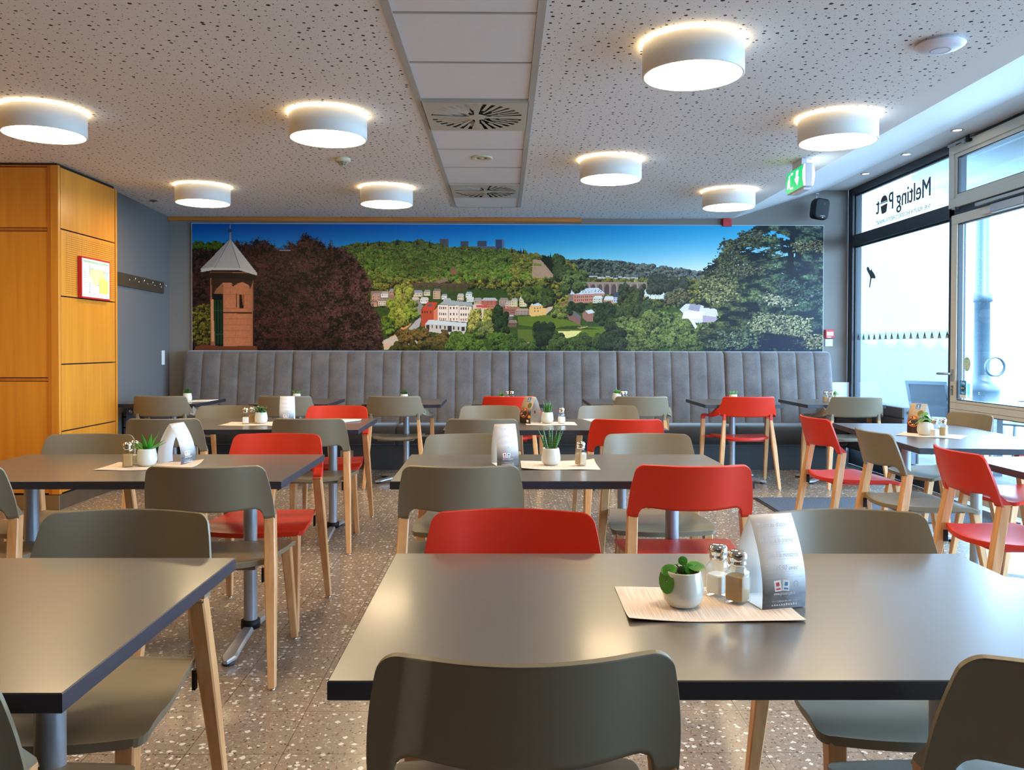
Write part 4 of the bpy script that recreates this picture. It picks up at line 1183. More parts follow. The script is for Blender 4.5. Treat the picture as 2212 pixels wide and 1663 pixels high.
    for a in ((1092, 684, 15, 7, (110, 100, 92), (176, 190, 190), 3), (1095, 698, 20, 9, (120, 90, 76), (146, 126, 112), 6)): house(*a)
    # trees of the town
    def clump(n, xa, xb, ya, yb, ra, rb, lit, dark, tall=1.0):
        L_ = sorted([(rng.uniform(ya, yb), rng.uniform(xa, xb)) for _ in range(n)])
        for y, x in L_:
            q = rng.uniform(0.65, 1.15); r_ = rng.uniform(ra, rb); crown(x, y, r_, r_ * tall, lin(lit) * q, lin(dark), 0.6)
    clump(26, 838, 862, 650, 712, 6, 9, (134, 150, 48), (46, 66, 20), 1.3); clump(34, 856, 884, 622, 700, 6, 9, (152, 164, 62), (54, 78, 24), 1.5); clump(14, 876, 897, 655, 692, 6, 9, (134, 158, 54), (50, 72, 24))
    clump(14, 826, 846, 690, 722, 6, 9, (104, 136, 44), (34, 54, 20))
    clump(22, 860, 900, 716, 738, 6, 9, (118, 102, 46), (34, 34, 18)); clump(28, 900, 962, 716, 748, 6, 10, (112, 98, 44), (30, 32, 18))
    clump(40, 850, 960, 744, 758, 6, 9, (84, 82, 34), (22, 26, 14)); clump(46, 968, 1050, 722, 758, 7, 11, (88, 118, 42), (24, 38, 18))
    clump(14, 1012, 1032, 672, 716, 5, 8, (176, 180, 84), (70, 86, 34), 1.4); clump(14, 1038, 1056, 674, 700, 5, 7, (170, 178, 80), (64, 84, 32), 1.3); clump(18, 1034, 1070, 698, 730, 7, 10, (118, 132, 66), (34, 48, 26))
    clump(22, 1066, 1092, 664, 722, 5, 9, (44, 72, 34), (12, 24, 16), 1.3); clump(30, 1056, 1110, 724, 758, 7, 10, (76, 108, 36), (18, 32, 16))
    clump(40, 1100, 1250, 742, 758, 8, 12, (72, 98, 40), (16, 26, 16)); clump(26, 1150, 1190, 706, 738, 7, 11, (44, 62, 34), (14, 22, 16), 1.3)
    clump(24, 1186, 1300, 726, 758, 8, 13, (70, 92, 40), (20, 30, 20)); clump(12, 1192, 1222, 664, 690, 6, 10, (120, 138, 60), (36, 52, 26)); clump(16, 1226, 1256, 655, 678, 6, 9, (44, 62, 32), (14, 22, 16))
    clump(26, 1282, 1322, 660, 700, 6, 11, (52, 74, 38), (16, 26, 20)); clump(30, 1332, 1380, 628, 684, 7, 11, (74, 88, 40), (24, 34, 20), 1.2); clump(16, 1330, 1362, 664, 686, 6, 9, (70, 90, 40), (20, 32, 18))
    clump(10, 1336, 1350, 612, 640, 4, 6, (62, 80, 50), (22, 32, 26), 1.5); clump(10, 1378, 1390, 618, 668, 4, 7, (58, 74, 46), (20, 28, 24), 1.6); clump(20, 1384, 1412, 650, 684, 7, 10, (64, 84, 42), (18, 28, 20))
    clump(16, 1130, 1170, 620, 650, 8, 12, (86, 108, 40), (22, 34, 18)); clump(14, 1172, 1190, 630, 660, 6, 9, (70, 92, 42), (20, 32, 18)); clump(18, 1200, 1230, 560, 600, 8, 13, (70, 92, 44), (22, 36, 24)); clump(18, 1212, 1260, 590, 626, 8, 12, (96, 120, 60), (30, 46, 28))
    clump(60, 1400, 1480, 600, 628, 6, 10, (60, 76, 54), (20, 30, 30)); clump(22, 1438, 1484, 628, 652, 6, 10, (96, 112, 76), (28, 40, 34))
    # bright bushes lower right
    L_ = sorted([(rng.uniform(676, 758), rng.uniform(1330, 1560)) for _ in range(330)])
    for y, x in L_:
        if y < 690 and x < 1390: continue
        q = rng.uniform(0.45, 1.15); s_ = 1 - 0.4 * max(0, (y - 725) / 33); crown(x, y, rng.uniform(6, 12), rng.uniform(5, 9), lin((112, 134, 66)) * q * s_, lin((26, 44, 26)), 0.75)
    clump(30, 1300, 1345, 706, 758, 8, 12, (52, 68, 38), (12, 20, 22))
    # long white roofs by the pine
    poly([(1466, 668), (1478, 656), (1516, 655), (1518, 664), (1545, 666), (1550, 684), (1510, 698), (1490, 694)], lin((200, 196, 206)), 0.08)
    poly([(1470, 688), (1476, 671), (1520, 673), (1514, 688)], lin((222, 226, 236)), 0.04); poly([(1484, 668), (1488, 656), (1512, 656), (1508, 672)], lin((150, 144, 156)), 0.08)
    poly([(1516, 680), (1545, 684), (1548, 694), (1516, 696)], lin((168, 150, 162)), 0.08); poly([(1488, 690), (1500, 710), (1504, 706), (1496, 690)], lin((220, 224, 228)), 0.05)
    for i in range(5): rect(1506 + i * 4, 696, 2, 4, lin((76, 66, 76)))
    # copper beech
    tuft = inter([(417, 533), (440, 531), (480, 534), (500, 522), (512, 520), (520, 530), (545, 526), (556, 515), (570, 520), (590, 528), (604, 541), (618, 531), (624, 523), (640, 527), (655, 506), (664, 508), (672, 516), (685, 519), (697, 528), (706, 536), (712, 524), (722, 533), (745, 537), (765, 556), (785, 580), (800, 610), (806, 640), (800, 655), (818, 680), (828, 715), (826, 757)], PX) + (NF - 0.5) * 16 + (NV - 0.5) * 11
    rightb = np.interp(PY, [530, 560, 590, 620, 640, 655, 680, 720, 757], [745, 776, 795, 806, 790, 800, 818, 828, 826]) + (NF - 0.5) * 18 + (NV - 0.5) * 8
    bm_ = (PY > tuft) & (PX < rightb)
    n1 = noise(5, 4, 21, 3) * 0.6 + noise(22, 14, 24, 3) * 0.4; n2 = noise(2, 2, 22, 1); n3 = noise(60, 40, 23, 2)
    shade = np.clip(n1 * 2.6 - 0.98 + 0.35 * (n2 - 0.5), 0, 1)[..., None] * (0.5 + 0.9 * n3[..., None])
    lightside = np.clip((PX - 600) / 220, 0, 1)[..., None]
    col = lin((34, 17, 17)) * (1 - shade) + (lin((118, 62, 58)) * (1 - lightside) + lin((150, 98, 92)) * lightside) * shade
    put(bm_, 0.5 * col * (0.25 + 0.8 * noise(2, 2, 43, 1) + 0.7 * NV)[..., None])
    sp = (NV > 0.965) & bm_ & (n1 > 0.45); put(sp & (PX > 560), lin((150, 106, 92)) * (0.4 + 0.5 * lightside))
    sp = (NV < 0.012) & bm_; put(sp, lin((92, 104, 40)))
    dk = bm_ & (n1 < 0.40); img[dk] *= 0.35
    img[bm_ & (PY > 730)] *= 0.6
    poly([(604, 541), (628, 541.5), (628, 543.5), (604, 543)], lin((150, 150, 156)))
    # bank of moss left of the tower
    for _ in range(120):
        crown(rng.uniform(417, 455), rng.uniform(662, 745), rng.uniform(4, 8), rng.uniform(3, 6), lin((126, 124, 36)) * rng.uniform(0.4, 1.1), lin((40, 44, 14)), 0.7)
    clump(40, 417, 478, 528, 540, 4, 7, (70, 98, 24), (22, 40, 12))
    # stone watch turret
    poly([(455, 590), (548, 590), (546, 757), (456, 757)], lin((150, 100, 66)), 0.1)
    xs_ = (PX - 500) / 46.0
    stone = lin((186, 118, 82)) * (np.clip(1.05 - 0.35 * np.abs(xs_ - 0.1) ** 2, 0.2, 1) * (0.86 + 0.28 * NF2))[..., None]
    put((PX > 483) & (PX < 545) & (PY > 612) & (PY < 750), stone)
    poly([(457, 590), (548, 592), (546, 612), (541, 626), (532, 617), (520, 612), (508, 618), (505, 621), (498, 614), (480, 615), (468, 626), (459, 645)], lin((62, 40, 28)), 0.25)
    poly([(482, 613), (500, 612), (504, 616), (482, 617)], lin((186, 122, 84)), 0.1); poly([(514, 614), (525, 611), (538, 618), (541, 624), (528, 618)], lin((190, 124, 84)), 0.1)
    poly([(436, 590), (556, 596), (552, 604), (542, 610), (520, 604), (470, 604), (450, 602)], lin((48, 32, 22)), 0.3)
    poly([(459, 637), (482, 637), (483, 752), (466, 748)], lin((10, 12, 10)), 0.2)
    for x in (465, 471, 477): rect(x, 650, 2.2, 96, lin((30, 66, 34)), 0.2)
    rect(462, 672, 21, 1.5, lin((40, 76, 44))); rect(463, 723, 20, 1.5, lin((40, 76, 44)))
    poly([(456, 650), (462, 648), (464, 740), (458, 740)], lin((196, 140, 100)), 0.15)
    rect(517.5, 639, 9, 29, lin((26, 16, 12))); poly([(522, 639), (529, 639), (529, 667), (525, 660)], lin((150, 88, 48)), 0.1); rect(511, 637, 1.2, 30, lin((100, 60, 40)))
    for y in (638, 668, 690, 703, 716, 731): rect(483, y + 0, 61, 1.0, lin((150, 96, 64)))
    poly([(483, 675), (545, 676), (545, 680), (483, 678)], lin((84, 50, 34)), 0.2)
    for x, y, h in ((512, 680, 10), (535, 690, 13), (524, 703, 13), (509, 716, 14), (531, 731, 17), (498, 620, 18), (533, 640, 28)): rect(x, y, 1, h, lin((160, 106, 74)))
    poly([(440, 745), (480, 750), (545, 748), (556, 750), (556, 760), (420, 760), (424, 750)], lin((110, 62, 40)), 0.35)
    poly([(499, 519), (435, 583), (436, 589), (463, 581), (520, 583), (553, 596), (556, 592)], lin((176, 166, 158)), 0.04)
    poly([(499, 519), (503, 530), (519, 582), (556, 593)], lin((190, 180, 172)), 0.04); poly([(497, 519), (435, 583), (462, 578), (487, 536)], lin((160, 150, 144)), 0.04)
    for a, b_ in (((499, 522), (519, 582)), ((496, 522), (464, 580))):
        for k in range(60):
            f = k / 59; rect(a[0] + (b_[0] - a[0]) * f, a[1] + (b_[1] - a[1]) * f, 1, 1.6, lin((110, 102, 100)))
    poly([(435, 583), (463, 580), (520, 582), (556, 592), (556, 597), (519, 586), (463, 585), (436, 590)], lin((196, 188, 178)), 0.04)
    poly([(496.5, 520), (498.2, 486), (499, 486), (501, 520)], lin((140, 136, 140))); rect(494, 498.5, 8, 4, lin((50, 56, 84))); rect(496, 496.5, 4, 8, lin((60, 66, 92)))
    # the big pine
    pl = np.interp(PY, [486, 500, 515, 530, 545, 558, 570, 580, 592, 605, 620, 640, 655, 672, 690, 705, 720, 757], [1632, 1612, 1590, 1565, 1552, 1545, 1530, 1520, 1514, 1524, 1510, 1506, 1500, 1560, 1545, 1520, 1500, 1520])
    pn = noise(26, 7, 31, 3); pf = noise(5, 3, 32, 2); ph = noise(90, 16, 33, 2)
    dens = pn * 0.55 + pf * 0.25 + ph * 0.35
    core = np.clip((PY - 486) / 150, 0, 1) * 0.24 + 0.60
    pm = (PX > pl + (pf - 0.5) * 26) & (dens < core + 0.02 + 0.25 * (PX > 1715) + 0.35 * (PY > 660))
    hi = np.clip((noise(22, 10, 35, 3) - 0.42) * 3.4, 0, 1) * np.clip(NF2 * 1.5 - 0.2, 0, 1)
    cool = np.clip((PX - 1560) / 220, 0, 1)[..., None]; low = np.clip((PY - 650) / 100, 0, 1)[..., None]
    dark = lin((18, 26, 26)) * (1 - cool) + lin((14, 26, 44)) * cool
    lit = (lin((126, 132, 74)) * (1 - cool) + lin((112, 136, 104)) * cool)
    col = dark + (lit - dark) * (hi[..., None] * (1 - 0.55 * low))
    put(pm, col * (0.35 + 0.7 * noise(2, 2, 44, 1) + 0.6 * NV)[..., None])
    put((PX > 1560) & (PY > 725 + (pf - 0.5) * 30) & (pf < 0.66), lin((14, 18, 46)))
    for bx in ((1524, 594, 1700, 552), (1600, 540, 1704, 520), (1560, 566, 1704, 534), (1700, 524, 1777, 534), (1640, 583, 1704, 590), (1470, 660, 1530, 622), (1700, 500, 1770, 512)):
        for k in range(160):
            f = k / 159; rect(bx[0] + (bx[2] - bx[0]) * f, bx[1] + (bx[3] - bx[1]) * f - 4 * math.sin(PI * f), 1.6, 1.8, lin((16, 20, 26)))
    poly([(1706, 486), (1716, 486), (1713, 540), (1712, 592), (1696, 592), (1700, 545)], lin((22, 24, 34)), 0.25)
    def spray(n, xa, xb, ya, yb, lit_, slope=0.0):
        for _ in range(int(n * 1.3)):
            x = rng.uniform(xa, xb); y = rng.uniform(ya, yb) + slope * (x - xa)
            q = rng.uniform(0.5, 1.15); [crown(x + rng.normal(0, 6), y + rng.normal(0, 3), rng.uniform(2, 4.5), rng.uniform(1.3, 2.6), lin(lit_) * q * rng.uniform(0.6, 1.2), lin((38, 56, 46)), 0.8, 0.6) for _k in range(4)]
    spray(120, 1515, 1582, 600, 650, (148, 154, 92)); spray(50, 1560, 1590, 520, 570, (110, 116, 70)); spray(50, 1600, 1640, 500, 530, (110, 118, 74)); spray(60, 1530, 1650, 576, 590, (112, 118, 78))
    spray(210, 1630, 1745, 676, 712, (158, 168, 118), 0.12); spray(60, 1656, 1705, 636, 652, (168, 178, 132), 0.22); spray(60, 1712, 1777, 524, 540, (160, 168, 118)); spray(50, 1680, 1777, 600, 640, (90, 112, 92), 0.2); spray(40, 1745, 1777, 726, 750, (150, 154, 106)); spray(50, 1540, 1640, 716, 752, (110, 132, 92)); spray(30, 1440, 1480, 640, 660, (120, 116, 70), -0.4)
    rest = (PX > 1680) & (PY > 600) & (PY < 680); img[rest] = img[rest] * 0.92 + lin((20, 60, 72)) * 0.08
    return np.clip(img ** 1.12 * 1.08, 0, 1), W, H

_img, _W, _H = paint_mural()
MX0, MX1, MZ0, MZ1, MY = -3.343, 3.460, 1.206, 2.566, 8.968
me = bpy.data.meshes.new('printed_panel')
nx, nz = _W + 1, _H + 1
gx, gz = np.meshgrid(np.linspace(MX0, MX1, nx), np.linspace(MZ1, MZ0, nz))
co = np.stack([gx.ravel(), np.full(nx * nz, MY), gz.ravel()], 1).astype(np.float32)
me.vertices.add(nx * nz); me.vertices.foreach_set('co', co.ravel())
ii = (np.arange(_H)[:, None] * nx + np.arange(_W)[None, :]).ravel()
quads = np.stack([ii, ii + nx, ii + nx + 1, ii + 1], 1).astype(np.int32)
me.loops.add(quads.size); me.polygons.add(len(quads))
me.polygons.foreach_set('loop_start', np.arange(0, quads.size, 4, dtype=np.int32))
me.polygons.foreach_set('loop_total', np.full(len(quads), 4, np.int32))
me.loops.foreach_set('vertex_index', quads.ravel())
me.update(); me.validate()
ca = me.color_attributes.new('Col', 'FLOAT_COLOR', 'CORNER')
fc = np.concatenate([_img.reshape(-1, 3), np.ones((_W * _H, 1), np.float32)], 1)
ca.data.foreach_set('color', np.repeat(fc, 4, axis=0).astype(np.float32).ravel())
m_mural = attrmat('mural_print', 'Col', 0.45, 0.25)
me.materials.append(m_mural)
t = thing('mural', 'wide printed photo mural of a wooded valley town with a stone turret and big pine', 'mural')
o = bpy.data.objects.new('printed_panel', me); C.objects.link(o); o.parent = t
b = MB(); b.box(MX0 - 0.004, MX1 + 0.004, MY + 0.0006, 8.998, MZ0 - 0.004, MZ1 + 0.004); b.obj('backing_board', M_WHITE, t)

# ================================================================ FURNITURE
def sstep(a, b, x):
    t = min(1, max(0, (x - a) / (b - a))); return t * t * (3 - 2 * t)

def shell(xs, rows, yfun, zlo, zhi, wfun, th=0.009, smooth=True):
    """moulded back: grid of columns (u in -1..1) x rows, given thickness along the normal"""
    nu = len(xs); grid = []
    for u in xs:
        col = []
        for r_ in rows:
            z = zlo(u) + (zhi(u) - zlo(u)) * r_
            x = u * wfun(z)
            col.append(Vector((x, yfun(x, z), z)))
        grid.append(col)
    nr = len(rows)
    nor = [[None] * nr for _ in range(nu)]
    for i in range(nu):
        for j in range(nr):
            a = grid[min(i + 1, nu - 1)][j] - grid[max(i - 1, 0)][j]
            c = grid[i][min(j + 1, nr - 1)] - grid[i][max(j - 1, 0)]
            n = a.cross(c); nor[i][j] = n.normalized() if n.length > 1e-9 else Vector((0, -1, 0))
    b = MB()
    vf = []; vb = []
    for i in range(nu):
        for j in range(nr):
            n = nor[i][j]
            if n.y > 0: n = -n
            vf.append(grid[i][j] + n * th / 2); vb.append(grid[i][j] - n * th / 2)
    def idx(i, j): return i * nr + j
    fq = [(idx(i, j), idx(i + 1, j), idx(i + 1, j + 1), idx(i, j + 1)) for i in range(nu - 1) for j in range(nr - 1)]
    b.add(vf, fq, 0, True); b.add(vb, [tuple(reversed(f)) for f in fq], 0, True)
    off = len(vf)
    loop = [idx(i, 0) for i in range(nu)] + [idx(nu - 1, j) for j in range(1, nr)] + [idx(i, nr - 1) for i in range(nu - 2, -1, -1)] + [idx(0, j) for j in range(nr - 2, 0, -1)]
    b.f += [(loop[k], loop[(k + 1) % len(loop)], loop[(k + 1) % len(loop)] + off, loop[k] + off) for k in range(len(loop))]
    b.m += [0] * len(loop); b.sm += [False] * len(loop)
    return b

ZT = 0.818
def back_side():
    xs = sorted(set([round(-1 + 2 * k / 36, 4) for k in range(37)] + [s * v for s in (-1, 1) for v in (0.775, 0.79, 0.80, 0.815, 0.83, 0.85, 0.87, 0.895, 0.915, 0.93, 0.945, 0.96, 0.97, 0.98, 0.99, 0.996)]))
    w = lambda z: 0.236 - 0.72 * max(0, z - 0.625) ** 2
    def zlo(u):
        a = abs(u) * 0.236
        if a > 0.196: return 0.612
        f = sstep(0.165, 0.1955, a)
        q = min(1, max(0, (a - 0.168) / 0.028))
        return 0.646 + 0.006 * sstep(0.06, 0.17, a) - (0.040 * (1 - math.sqrt(max(0, 1 - q * q))))
    def zhi(u):
        a = abs(u) * w(ZT); r_ = 0.027; e = a - (w(ZT) - r_)
        return ZT if e <= 0 else ZT - (r_ - math.sqrt(max(0, r_ * r_ - e * e)))
    yf = lambda x, z: -0.238 - 0.052 * (z - 0.645) / 0.175 + (1.558 * x * x if abs(x) < 0.14 else 0.03054 + 0.436 * (abs(x) - 0.14) - 1.50 * (abs(x) - 0.14) ** 2)
    b = shell(xs, [0, 0.06, 0.14, 0.25, 0.38, 0.5, 0.62, 0.74, 0.85, 0.93, 0.975, 1], yf, zlo, zhi, w)
    for s_ in (-1, 1):   # sleeve round the top of the rear leg
        vs = []
        for z, fy in ((0.6110, -0.1350), (0.628, -0.1430), (0.664, None)):
            for xx in (0.1955, 0.2350):
                q = min(xx, 0.236 - 0.72 * max(0, z - 0.625) ** 2 - 0.001)
                r0 = yf(q, z) + 0.001
                vs += [(s_ * q, r0, z), (s_ * q, r0 + 0.002 if fy is None else fy, z)]
        b.add(vs, [(0, 1, 3, 2), (0, 4, 5, 1), (1, 5, 7, 3), (3, 7, 6, 2), (2, 6, 4, 0), (4, 8, 9, 5), (5, 9, 11, 7), (7, 11, 10, 6), (6, 10, 8, 4), (8, 10, 11, 9)], 0, False)
    return b

def seat(hwr, hwf, yr, yf, z0=0.452, th=0.020):
    nu, nv = 25, 17; vs = []
    def P(u, v, t):
        # v 0 rear .. 1 front
        hw = hwr + (hwf - hwr) * sstep(0.0, 0.75, v)
        r_ = 0.035; ln = yf - yr
        d = (1 - v) * ln
        if d < r_: hw -= r_ - math.sqrt(max(0, r_ * r_ - (r_ - d) ** 2)) * 1.0
        x = u * hw
        ye = yf - 0.020 * u * u; yb = yr - 0.038 * (1 - u * u)
        y = yb + (ye - yb) * v
        z = z0 - 0.011 * (1 - u * u) * (1 - 0.5 * v) - 0.016 * sstep(0.78, 1.0, v) + 0.006 * sstep(0.25, 0.0, v)
        return Vector((x, y, z - t))
    us = [math.sin(PI / 2 * (-1 + 2 * k / (nu - 1))) for k in range(nu)]
    vv = [0, 0.05, 0.12, 0.2, 0.3, 0.4, 0.5, 0.6, 0.7, 0.78, 0.84, 0.89, 0.93, 0.96, 0.98, 0.993, 1.0]
    b = MB()
    top = [P(u, v, 0) for v in vv for u in us]; bot = [P(u * 0.985, v, th) for v in vv for u in us]
    fq = [(j * nu + i, j * nu + i + 1, (j + 1) * nu + i + 1, (j + 1) * nu + i) for j in range(nv - 1) for i in range(nu - 1)]
    b.add(top, fq, 0, True); b.add(bot, [tuple(reversed(f)) for f in fq], 0, True)
    o = len(top)
    loop = [i for i in range(nu)] + [j * nu + nu - 1 for j in range(1, nv)] + [(nv - 1) * nu + i for i in range(nu - 2, -1, -1)] + [j * nu for j in range(nv - 2, 0, -1)]
    b.f += [(loop[k], loop[(k + 1) % len(loop)], loop[(k + 1) % len(loop)] + o, loop[k] + o) for k in range(len(loop))]
    b.m += [0] * len(loop); b.sm += [False] * len(loop)
    b.box(-hwr * 0.8, hwr * 0.8, yr + 0.02, yf - 0.07, z0 - 0.040, z0 - th - 0.008)
    return b

def glide(parent, x, y):
    b = MB(); b.lathe([(0.0, 0.0005), (0.011, 0.0005), (0.012, 0.004), (0.009, 0.006), (0.006, 0.012)], (x, y, 0), 14)
    return b.obj('glide', M_CHROME, parent)

LEGR = lambda s_: ((s_ * 0.246, -0.262, 0.010), (s_ * 0.2155, -0.168, 0.620))
def make_side_chair(m, nm):
    t = thing('side_chair', '-', 'chair')
    back_side().obj('backrest', m, t)
    seat(0.199, 0.237, -0.180, 0.238).obj('seat', m, t)
    for s_ in (-1, 1):
        b = MB(); b.post((s_ * 0.246, -0.262, 0.010), (s_ * 0.2150, -0.1550, 0.620), 0.027, 0.040, 0, 0.10, (0.68, 0.042))
        l = b.obj('leg', M_BEECH, t); glide(l, s_ * 0.246, -0.262)
        b = MB(); b.box(-0.004, 0.004, -0.009, 0.009, -0.045, 0.006)
        b.obj('bracket', M_BLK, t, (s_ * (0.2185 - 0.024), -0.184, 0.42))
    for s_ in (-1, 1):
        b = MB(); b.post((s_ * 0.214, 0.268, 0.010), (s_ * 0.196, 0.196, 0.420), 0.027, 0.041, 0, 0.10)
        l = b.obj('leg', M_BEECH, t); glide(l, s_ * 0.214, 0.268)
    return t

def make_arm_chair(m):
    t = thing('arm_chair', '-', 'chair')
    xs = sorted(set([round(-1 + 2 * k / 36, 4) for k in range(37)] + [s * v for s in (-1, 1) for v in (0.86, 0.9, 0.93, 0.95, 0.97, 0.98, 0.99, 0.996)]))
    w = lambda z: 0.229 + 0.036 * (1 - sstep(0.645, 0.80, z))
    def zlo(u):
        a = abs(u) * 0.262
        return 0.637 + 0.030 * sstep(0.212, 0.262, a)
    def zhi(u):
        a = abs(u) * w(ZT); r_ = 0.024; e = a - (w(ZT) - r_)
        return ZT if e <= 0 else ZT - (r_ - math.sqrt(max(0, r_ * r_ - e * e)))
    yf = lambda x, z: -0.252 - 0.050 * (z - 0.645) / 0.175 + 0.070 * (x / 0.215) ** 2
    shell(xs, [0, 0.08, 0.18, 0.3, 0.45, 0.6, 0.75, 0.87, 0.95, 1], yf, zlo, zhi, w).obj('backrest', m, t)
    seat(0.198, 0.238, -0.175, 0.238).obj('seat', m, t)
    for s_ in (-1, 1):
        pts = [(s_ * 0.248, -0.165, 0.690), (s_ * 0.268, -0.135, 0.668), (s_ * 0.284, -0.08, 0.645), (s_ * 0.294, 0.0, 0.634), (s_ * 0.299, 0.10, 0.630), (s_ * 0.300, 0.165, 0.628), (s_ * 0.300, 0.192, 0.622), (s_ * 0.300, 0.203, 0.606)]
        sec = []
        for k in range(len(pts)):
            hh = (0.040, 0.032, 0.021, 0.011, 0.009, 0.009, 0.009, 0.010)[k]; ww = (0.005, 0.006, 0.009, 0.014, 0.016, 0.016, 0.017, 0.018)[k]
            sec.append([(-ww, -hh), (ww, -hh), (ww, hh), (-ww, hh)])
        b = MB(); b.sweep(pts, sec, 0, False)
        b.box(s_ * 0.300 - 0.0185, s_ * 0.300 + 0.0185, 0.178, 0.215, 0.586, 0.617)
        bevel(b.obj('armrest', m, t), 0.003)
        b = MB(); b.post((s_ * 0.262, -0.275, 0.010), (s_ * 0.207, -0.196, 0.612), 0.026, 0.026, 0, 0.12, (0.60, 0.040))
        l = b.obj('leg', M_BEECH, t); glide(l, s_ * 0.262, -0.275)
        b = MB(); b.post((s_ * 0.207, -0.198, 0.606), (s_ * 0.207, -0.200, 0.66), 0.030, 0.020, 0, 0.15); b.obj('leg_sleeve', m, t)
    for s_ in (-1, 1):
        b = MB(); b.post((s_ * 0.305, 0.275, 0.010), (s_ * 0.300, 0.196, 0.590), 0.026, 0.036, 0, 0.10, (0.66, 0.040))
        l = b.obj('leg', M_BEECH, t); glide(l, s_ * 0.305, 0.275)
        b = MB(); b.post((s_ * 0.255, 0.20, 0.44), (s_ * 0.285, 0.20, 0.44), 0.02, 0.02); 
        b = MB(); b.box(min(s_ * 0.21, s_ * 0.285), max(s_ * 0.21, s_ * 0.285), 0.175, 0.205, 0.415, 0.432); b.obj('seat_bracket', m, t)
    return t

PRO = {}
def chair(kind, col, x, y, rz, label, group):
    """x, y: middle of the footprint; rz 0 = sitter looks along +Y"""
    key = (kind, col); m = M_RED if col == 'red' else M_TAUPE
    if key not in PRO:
        t = make_arm_chair(m) if kind == 'arm' else make_side_chair(m, col)
        PRO[key] = t
        t.location = (x, y, 0); t.rotation_euler = (0, 0, R(rz)); t['label'] = label; t['group'] = group
        return t
    return dup(PRO[key], (x, y, 0), R(rz), label, group)

G1, G2, G3, GA, GW = 'chairs at the two nearest tables', 'chairs round the middle row of tables', 'chairs round the third row of tables', 'armchairs facing the banquette', 'chairs round the tables by the windows'
for a in (
    ('side', 'taupe', 0.028, 1.424, 1.5, 'taupe chair with its back to us at bottom centre, at the front table', G1),
    ('side', 'taupe', 0.868, 1.408, 0, 'taupe chair cut by the bottom right corner, at the front table', G1),
    ('side', 'taupe', -0.945, 1.408, 0, 'taupe chair cut by the bottom left corner, at the front left table', G1),
    ('side', 'taupe', -0.985, 1.945, 180, 'taupe chair facing us across the front left table', G1),
    ('side', 'red', 0.018, 1.952, 178, 'red chair facing us across the front centre table', G1),
    ('side', 'taupe', 0.905, 1.950, 180, 'taupe chair facing us across the front table behind the big menu card', G1),
    ('side', 'taupe', -1.097, 3.280, 2, 'taupe chair with its back to us at the right end of the second-row left table', G2),
    ('side', 'taupe', -2.045, 3.270, 2, 'taupe chair cut by the left picture edge, back to us at the second-row left table', G2),
    ('side', 'taupe', -0.163, 3.290, 2, 'taupe chair with its back to us at the left end of the second-row centre table', G2),
    ('side', 'red', 0.708, 3.312, 0, 'red chair with its back to us at the second-row centre table', G2),
    ('side', 'taupe', -2.024, 3.860, 180, 'taupe chair facing us behind the aloe pot on the second-row left table', G2),
    ('side', 'red', -1.118, 3.887, 180, 'red chair facing us at the right end of the second-row left table', G2),
    ('side', 'taupe', -0.168, 3.873, 180, 'taupe chair facing us behind the menu card of the second-row centre table', G2),
    ('side', 'taupe', 0.721, 3.905, 180, 'taupe chair facing us at the right end of the second-row centre table', G2),
    ('side', 'taupe', -2.057, 5.240, 4, 'taupe chair with its back to us framed by the arched card, third-row left table', G3),
    ('side', 'taupe', -1.179, 5.260, 1, 'taupe chair with its back to us at the right end of the third-row left table', G3),
    ('side', 'taupe', -0.132, 5.255, 1, 'taupe chair with its back to us at the left end of the third-row centre table', G3),
    ('side', 'red', 0.760, 5.245, -3, 'red chair with its back to us at the right end of the third-row centre table', G3),
    ('side', 'taupe', -2.005, 5.830, 180, 'taupe chair facing us behind the shakers of the third-row left table', G3),
    ('side', 'red', -1.209, 5.834, 180, 'red chair facing us at the right end of the third-row left table', G3),
    ('side', 'taupe', -0.095, 5.866, 180, 'taupe chair facing us just left of the food-photo card, third-row centre table', G3),
    ('side', 'taupe', 0.772, 5.880, 180, 'taupe chair facing us at the right end of the third-row centre table', G3),
    ('arm', 'taupe', -2.99, 7.50, -1, 'leftmost taupe armchair, back to us by the panelled cupboard', GA),
    ('arm', 'taupe', -1.917, 7.52, 1, 'taupe armchair second from the left before the banquette, behind a white menu card', GA),
    ('arm', 'taupe', -0.960, 7.53, 1, 'taupe armchair left of centre before the banquette, its right arm in view', GA),
    ('arm', 'red', 0.054, 7.53, 0, 'red armchair at the centre of the row before the banquette, behind the food-photo card', GA),
    ('arm', 'taupe', 1.225, 7.54, -1, 'taupe armchair before the banquette between the two red armchairs', GA),
    ('arm', 'red', 2.165, 7.53, 0, 'red armchair standing free on the right before the banquette', GA),
    ('arm', 'taupe', 3.120, 7.52, 0, 'rightmost armchair, taupe, in front of the window radiator', GA),
    ('side', 'red', 2.185, 5.205, -86, 'red chair seen from the side at the far end of the window table', GW),
    ('side', 'taupe', 2.180, 4.350, -89, 'taupe chair seen from the side between two red ones by the window table', GW),
    ('side', 'red', 2.190, 3.545, -92, 'red chair seen from the side, nearest of the row by the window', GW),
    ('side', 'taupe', 2.845, 5.40, 98, 'taupe chair in front of the glazed door, facing into the room', GW),
    ('side', 'red', 2.890, 4.60, 96, 'red chair at the right picture edge, only its seat and legs showing', GW),
):
    chair(*a)

